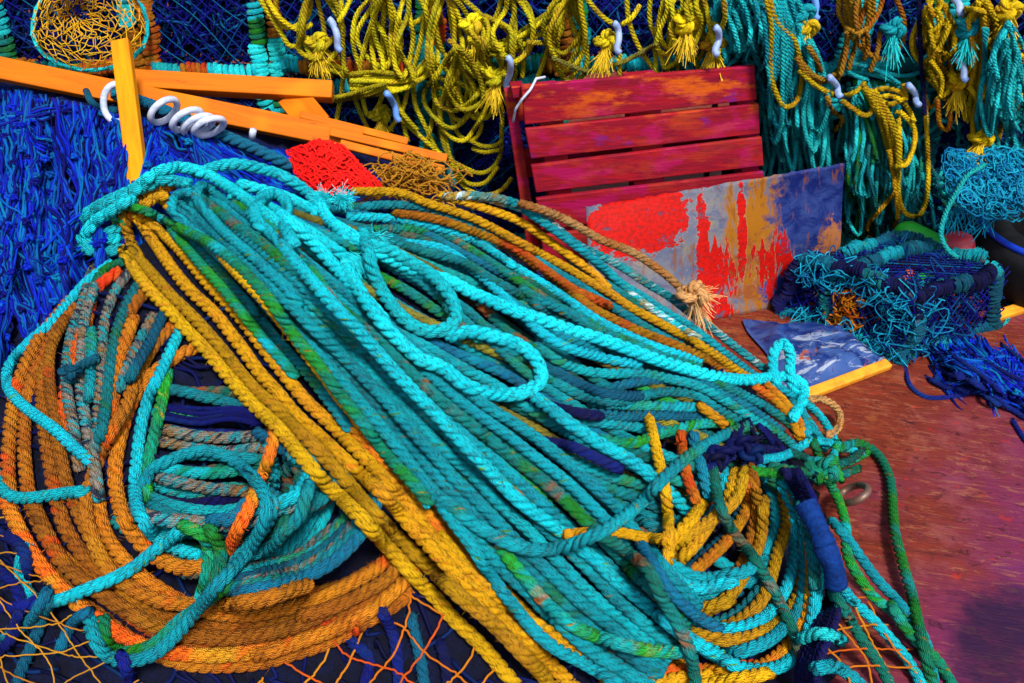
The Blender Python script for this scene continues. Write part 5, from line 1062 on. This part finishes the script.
hang('old_gold_rope_hank', 'hank of old gold rope tied in the middle hanging at top right', band([(832, -10), (838, 15), (850, 34)], [(886, -10), (880, 15), (866, 34)], 9, m=5, drift=.05)+[[(858, -8), (856, 14), (858, 30)], [(846, 28), (858, 33), (868, 29)], [(894, -8), (904, 20), (904, 39), (896, 53), (883, 59), (869, 54), (862, 38)], [(848, 32), (846, 51), (840, 76)], [(852, 36), (866, 52), (876, 58)], [(866, 30), (868, 48), (864, 60)], [(858, 34), (852, 54), (848, 70)], [(880, 32), (878, 50), (870, 72)]], ['wgold', 'wgold', 'gold'], (860, 60))
hang('yellow_rope_cluster', 'small crumpled loops of yellow rope right of the dark blue cord', swags(926, 950, -16, 40, 10, (8, 22), (50, 95))+[[(926, -6), (933, 16), (942, 4), (938, -8)], [(927, 18), (933, 31), (942, 20), (936, 8)], [(930, 30), (936, 50), (944, 40), (950, 25)], [(926, 78), (936, 88), (945, 100), (938, 76)], [(928, 70), (940, 90), (950, 98), (946, 72)], [(946, 48), (952, 70), (946, 95), (936, 100)], [(950, 50), (958, 70), (956, 82)], [(936, 50), (945, 54), (960, 44), (968, 36)], [(944, 60), (956, 48), (966, 40)], [(932, 60), (942, 78), (940, 98)], [(954, 76), (960, 84), (950, 86)]], 'byellow', (940, 90), RW*.85)
hang('yellow_rope_loop', 'narrow yellow loop hanging below the crumpled yellow loops', [[(937, 100), (941, 126), (947, 130), (950, 124), (949, 100)]], 'gold', (943, 128), cat='rope')
hang('yellow_rope_hank', 'bright yellow hank fanning down over the long teal curtain', band([(864, 88), (876, 112), (884, 140), (892, 166)], [(876, 92), (892, 120), (899, 145), (900, 168)], 6, drift=.1)+[[(870, 92), (884, 88), (900, 92), (906, 100), (904, 84)], [(872, 96), (890, 104), (904, 98)], [(896, 112), (910, 120), (915, 138), (908, 160), (896, 168)], [(900, 112), (914, 128), (912, 152), (904, 166), (896, 164)], [(876, 98), (892, 96), (906, 106), (914, 122)]], 'byellow', (890, 168))
hang('yellow_rope_loop', 'long yellow loop reaching below the yellow hank on the teal curtain', [[(899, 118), (899, 160), (899, 198), (906, 214), (918, 216), (926, 202), (927, 150), (926, 106)]], 'byellow', (912, 215), cat='rope')
hang('yellow_rope_end', 'yellow rope end trailing from the hank down to the small creel', [[(889, 150), (895, 190), (897, 220), (888, 241)], [(896, 192), (878, 211), (867, 226), (871, 241)]], 'yellow', (885, 240), cat='rope')
hang('hanging_blue_rope', 'dark navy cord hanging straight at the right of the gold hank', [[(920, -8), (920, 39), (922, 78), (925, 115)]], 'navy', (922, 110), RW*.9, cat='cord')
hang('hanging_blue_rope', 'bright blue cord hanging straight near the right edge', [[(978, -8), (978, 25), (973, 68), (968, 107), (966, 140)]], 'blue', (970, 130), RW*1.0, cat='cord')
hang('yellow_rope_hank', 'yellow rope crossing in long loops at the right edge', swags(975, 1018, -16, 10, 12, (10, 30), (60, 130))+[[(984, 15), (982, 58), (978, 98), (973, 125), (975, 143), (982, 155), (994, 150), (1001, 122), (1000, 98), (995, 74), (1003, 39), (1003, 12)], [(988, 43), (994, 68), (992, 90), (981, 122)], [(960, 8), (985, 12), (1000, 20), (1012, 8), (1018, -6)], [(986, 0), (996, 24), (994, 38), (986, 42)], [(970, 86), (985, 104), (1002, 104), (1015, 94), (1030, 84)], [(1000, 74), (1010, 84), (1024, 64), (1030, 50)], [(1000, 92), (1012, 97), (1028, 84)], [(1003, 62), (1016, 56), (1030, 62)], [(998, 48), (1010, 52), (1024, 56)], [(1000, 12), (1010, -2), (1016, -8)], [(996, 8), (1006, 16), (1014, 2)]], 'byellow', (985, 155))
hang('teal_rope_hank', 'sea green loops hanging at the right edge under the yellow ones', [[(1004, 70), (1010, 90), (1020, 92), (1030, 80)], [(1006, 62), (1018, 60), (1022, 80), (1016, 100)], [(1000, 110), (1010, 125), (1020, 110), (1032, 100)], [(1008, 105), (1012, 130), (1018, 150)], [(1020, 96), (1026, 120), (1030, 150)]]+swags(985, 1024, 10, 60, 10, (10, 24), (80, 120)), 'wteal', (1012, 140), RW*.9)
# short plastic hooks that hold the hanks
for px, py, dx, dy, m, lab in [(332, 22, 6, 26, 'hook', 'pale blue plastic hook at the left beside the straight yellow falls'), (389, 96, 8, 22, 'bluehook', 'sky blue plastic hook under the bunched yellow rope'), (510, 60, -4, 26, 'hook', 'pale plastic hook just above the left corner of the pallet'), (617, 26, 0, 24, 'hook', 'pale blue hook hanging above the middle of the pallet'), (718, 30, -3, 22, 'hook', 'pale hook above the right end of the pallet'),
                                (813, -4, 2, 20, 'bluehook', 'blue hook at the top beside the sea green curtain'), (832, 80, 6, 14, 'hook', 'pale hook in the yellow swag'), (911, 88, 5, 14, 'hook', 'pale hook at the right end of the teal swag'), (957, 2, 2, 10, 'hook', 'pale hook at the top above the crumpled yellow loops'), (960, 62, 4, 16, 'hook', 'pale hook below the crumpled yellow loops')]:
    P = np.array([(px-3, py-3), (px, py), (px+dx*.5+2, py+dy*.5), (px+dx, py+dy), (px+dx+3, py+dy+3)], float); g = Geo(); tube(g, lay(WALL, P, .0085, .02, 0, 2.5, record=False), .0085, kind='plain', sides=10); tag(g.build('plastic_hook', M[m]), lab, 'hook', 'plastic hooks holding the hanging ropes')
# knots with frayed ends
fw = np.array([0, cp, -sp_])
for px, py, m, fr, lab in [(472, 26, 'wyellow', 'fray_yel', 'yellow rope knot with a frayed tuft above the stacked loops'), (606, 42, 'wyellow', 'fray_yel', 'yellow knot beside the hook above the pallet'), (318, 44, 'wyellow', 'fray_yel', 'fat yellow knot beside the pale blue hook at left'), (381, 116, 'wyellow', 'fray_yel', 'yellow knot under the sky blue hook'), (496, 78, 'wyellow', 'fray_yel', 'yellow knot in the stacked loops left of the pallet'),
                       (804, 28, 'byellow', 'fray_yel', 'yellow knot beside the top of the sea green curtain'), (685, 25, 'byellow', 'fray_yel', 'yellow knot above the right half of the pallet'), (712, 44, 'byellow', 'fray_yel', 'yellow knot at the hook by the sea green loops'), (980, 138, 'byellow', 'fray_yel', 'yellow tasselled knot in the long loop at the right edge'), (966, 28, 'turq', 'fray_teal', 'teal tassel hanging at the top right'), (892, 30, 'turq', 'fray_teal', 'teal tassel inside the gold loop'), (800, 14, 'turq', 'fray_teal', 'teal knot at the top of the sea green curtain'), (956, 82, 'byellow', 'fray_yel', 'small yellow knot by the crumpled loops'), (1006, 12, 'byellow', 'fray_yel', 'yellow tassel at the top right corner')]:
    d = WALL.depth(np.array([[px, py]], float))[0]; iy, ix = WALL.sidx(np.array([[px, py]], float)); c = W(px, py, d-min(WALL.S[iy[0], ix[0]], .08)-.006)
    t = thing('rope_knot', lab, 'knot', c, 'rope knots among the hanging ropes'); g = Geo(); knotmesh(g, c, .026, .0105, RNG.random()*6); g.build('knot_turns', M[m], t)
    g = Geo(); brush(g, c-fw*.012+[0, 0, -.012], (RNG.normal(0, .2), -.25, -1), 130, .05, .20, .0008); g.build('tassel', M[fr], t)
# teal net heap at the right over the tyre
tn = Base(on_y(PX, PY, 2.20)[..., 1]*0+2.20/_R[..., 1]); g = Geo()
for _ in range(620):
    c0 = np.array([RNG.uniform(935, 1050), RNG.uniform(155, 212)]); 
    if c0[0] < 950+abs(c0[1]-170)*.3: continue
    a = RNG.uniform(0, 6.28); t = np.linspace(0, RNG.uniform(2, 6), 16); ra = RNG.uniform(4, 13); P = c0+np.stack([np.cos(t+a)*ra, np.sin(t*1.2+a)*ra*.8], -1)+RNG.normal(0, .7, (16, 2))
    dd = 2.32-.10*np.sin(np.clip((P[:, 1]-150)/70, 0, 1)*2.2)-RNG.uniform(0, .05); tube(g, W(P[:, 0], P[:, 1], dd), RNG.uniform(.0014, .0022), kind='plain', sides=4, taper=False)
for _ in range(50):
    x0 = RNG.uniform(950, 1000); P = np.array([(x0, 205), (x0-RNG.uniform(0, 8), 218), (x0-RNG.uniform(0, 18), 232)])+RNG.normal(0, 3, (3, 2)); tube(g, W(P[:, 0], P[:, 1], np.array([2.24, 2.24, 2.26])), .0014, kind='plain', sides=4)
tag(g.build('teal_net', M['tealnet']), 'heap of fine pale teal netting lying over the black tyre', 'net')
g = Geo(); p = catmull([(985, 165), (968, 175), (955, 195), (945, 215), (941, 235), (948, 250), (958, 258)]); tube(g, W(p[:, 0], p[:, 1], np.linspace(2.18, 2.12, len(p))), .006, kind='laid'); tag(g.build('thin_teal_rope', M['wteal']), 'single teal cord trailing from the pale net past the red buoy', 'cord')

# ------------------------------------------------------------------ light
w = bpy.data.worlds.new('World'); SC.world = w; w.use_nodes = True; nt_ = w.node_tree; bg = nt_.nodes['Background']; sky = nt_.nodes.new('ShaderNodeTexSky')
EL, AZ = math.radians(54), math.radians(160)
sky.sky_type = 'NISHITA'; sky.sun_disc = False; sky.sun_elevation = EL; sky.sun_rotation = AZ; sky.air_density = 1.0; sky.dust_density = 3.0
nt_.links.new(sky.outputs[0], bg.inputs[0]); bg.inputs[1].default_value = .10
sl = bpy.data.lights.new('sun', 'SUN'); sl.energy = 2.7; sl.angle = math.radians(9); sl.color = (1, .97, .93); so = bpy.data.objects.new('sun', sl); COL.objects.link(so)
dv = Vector((math.sin(AZ)*math.cos(EL), math.cos(AZ)*math.cos(EL), math.sin(EL))); so.rotation_euler = dv.to_track_quat('Z', 'Y').to_euler()
vs = SC.view_settings; vs.view_transform = 'Standard'; vs.look = 'None'; vs.exposure = .88; vs.gamma = 1; vs.use_curve_mapping = False
SC.cycles.use_denoising = True; SC.cycles.max_bounces = 5; SC.cycles.diffuse_bounces = 3
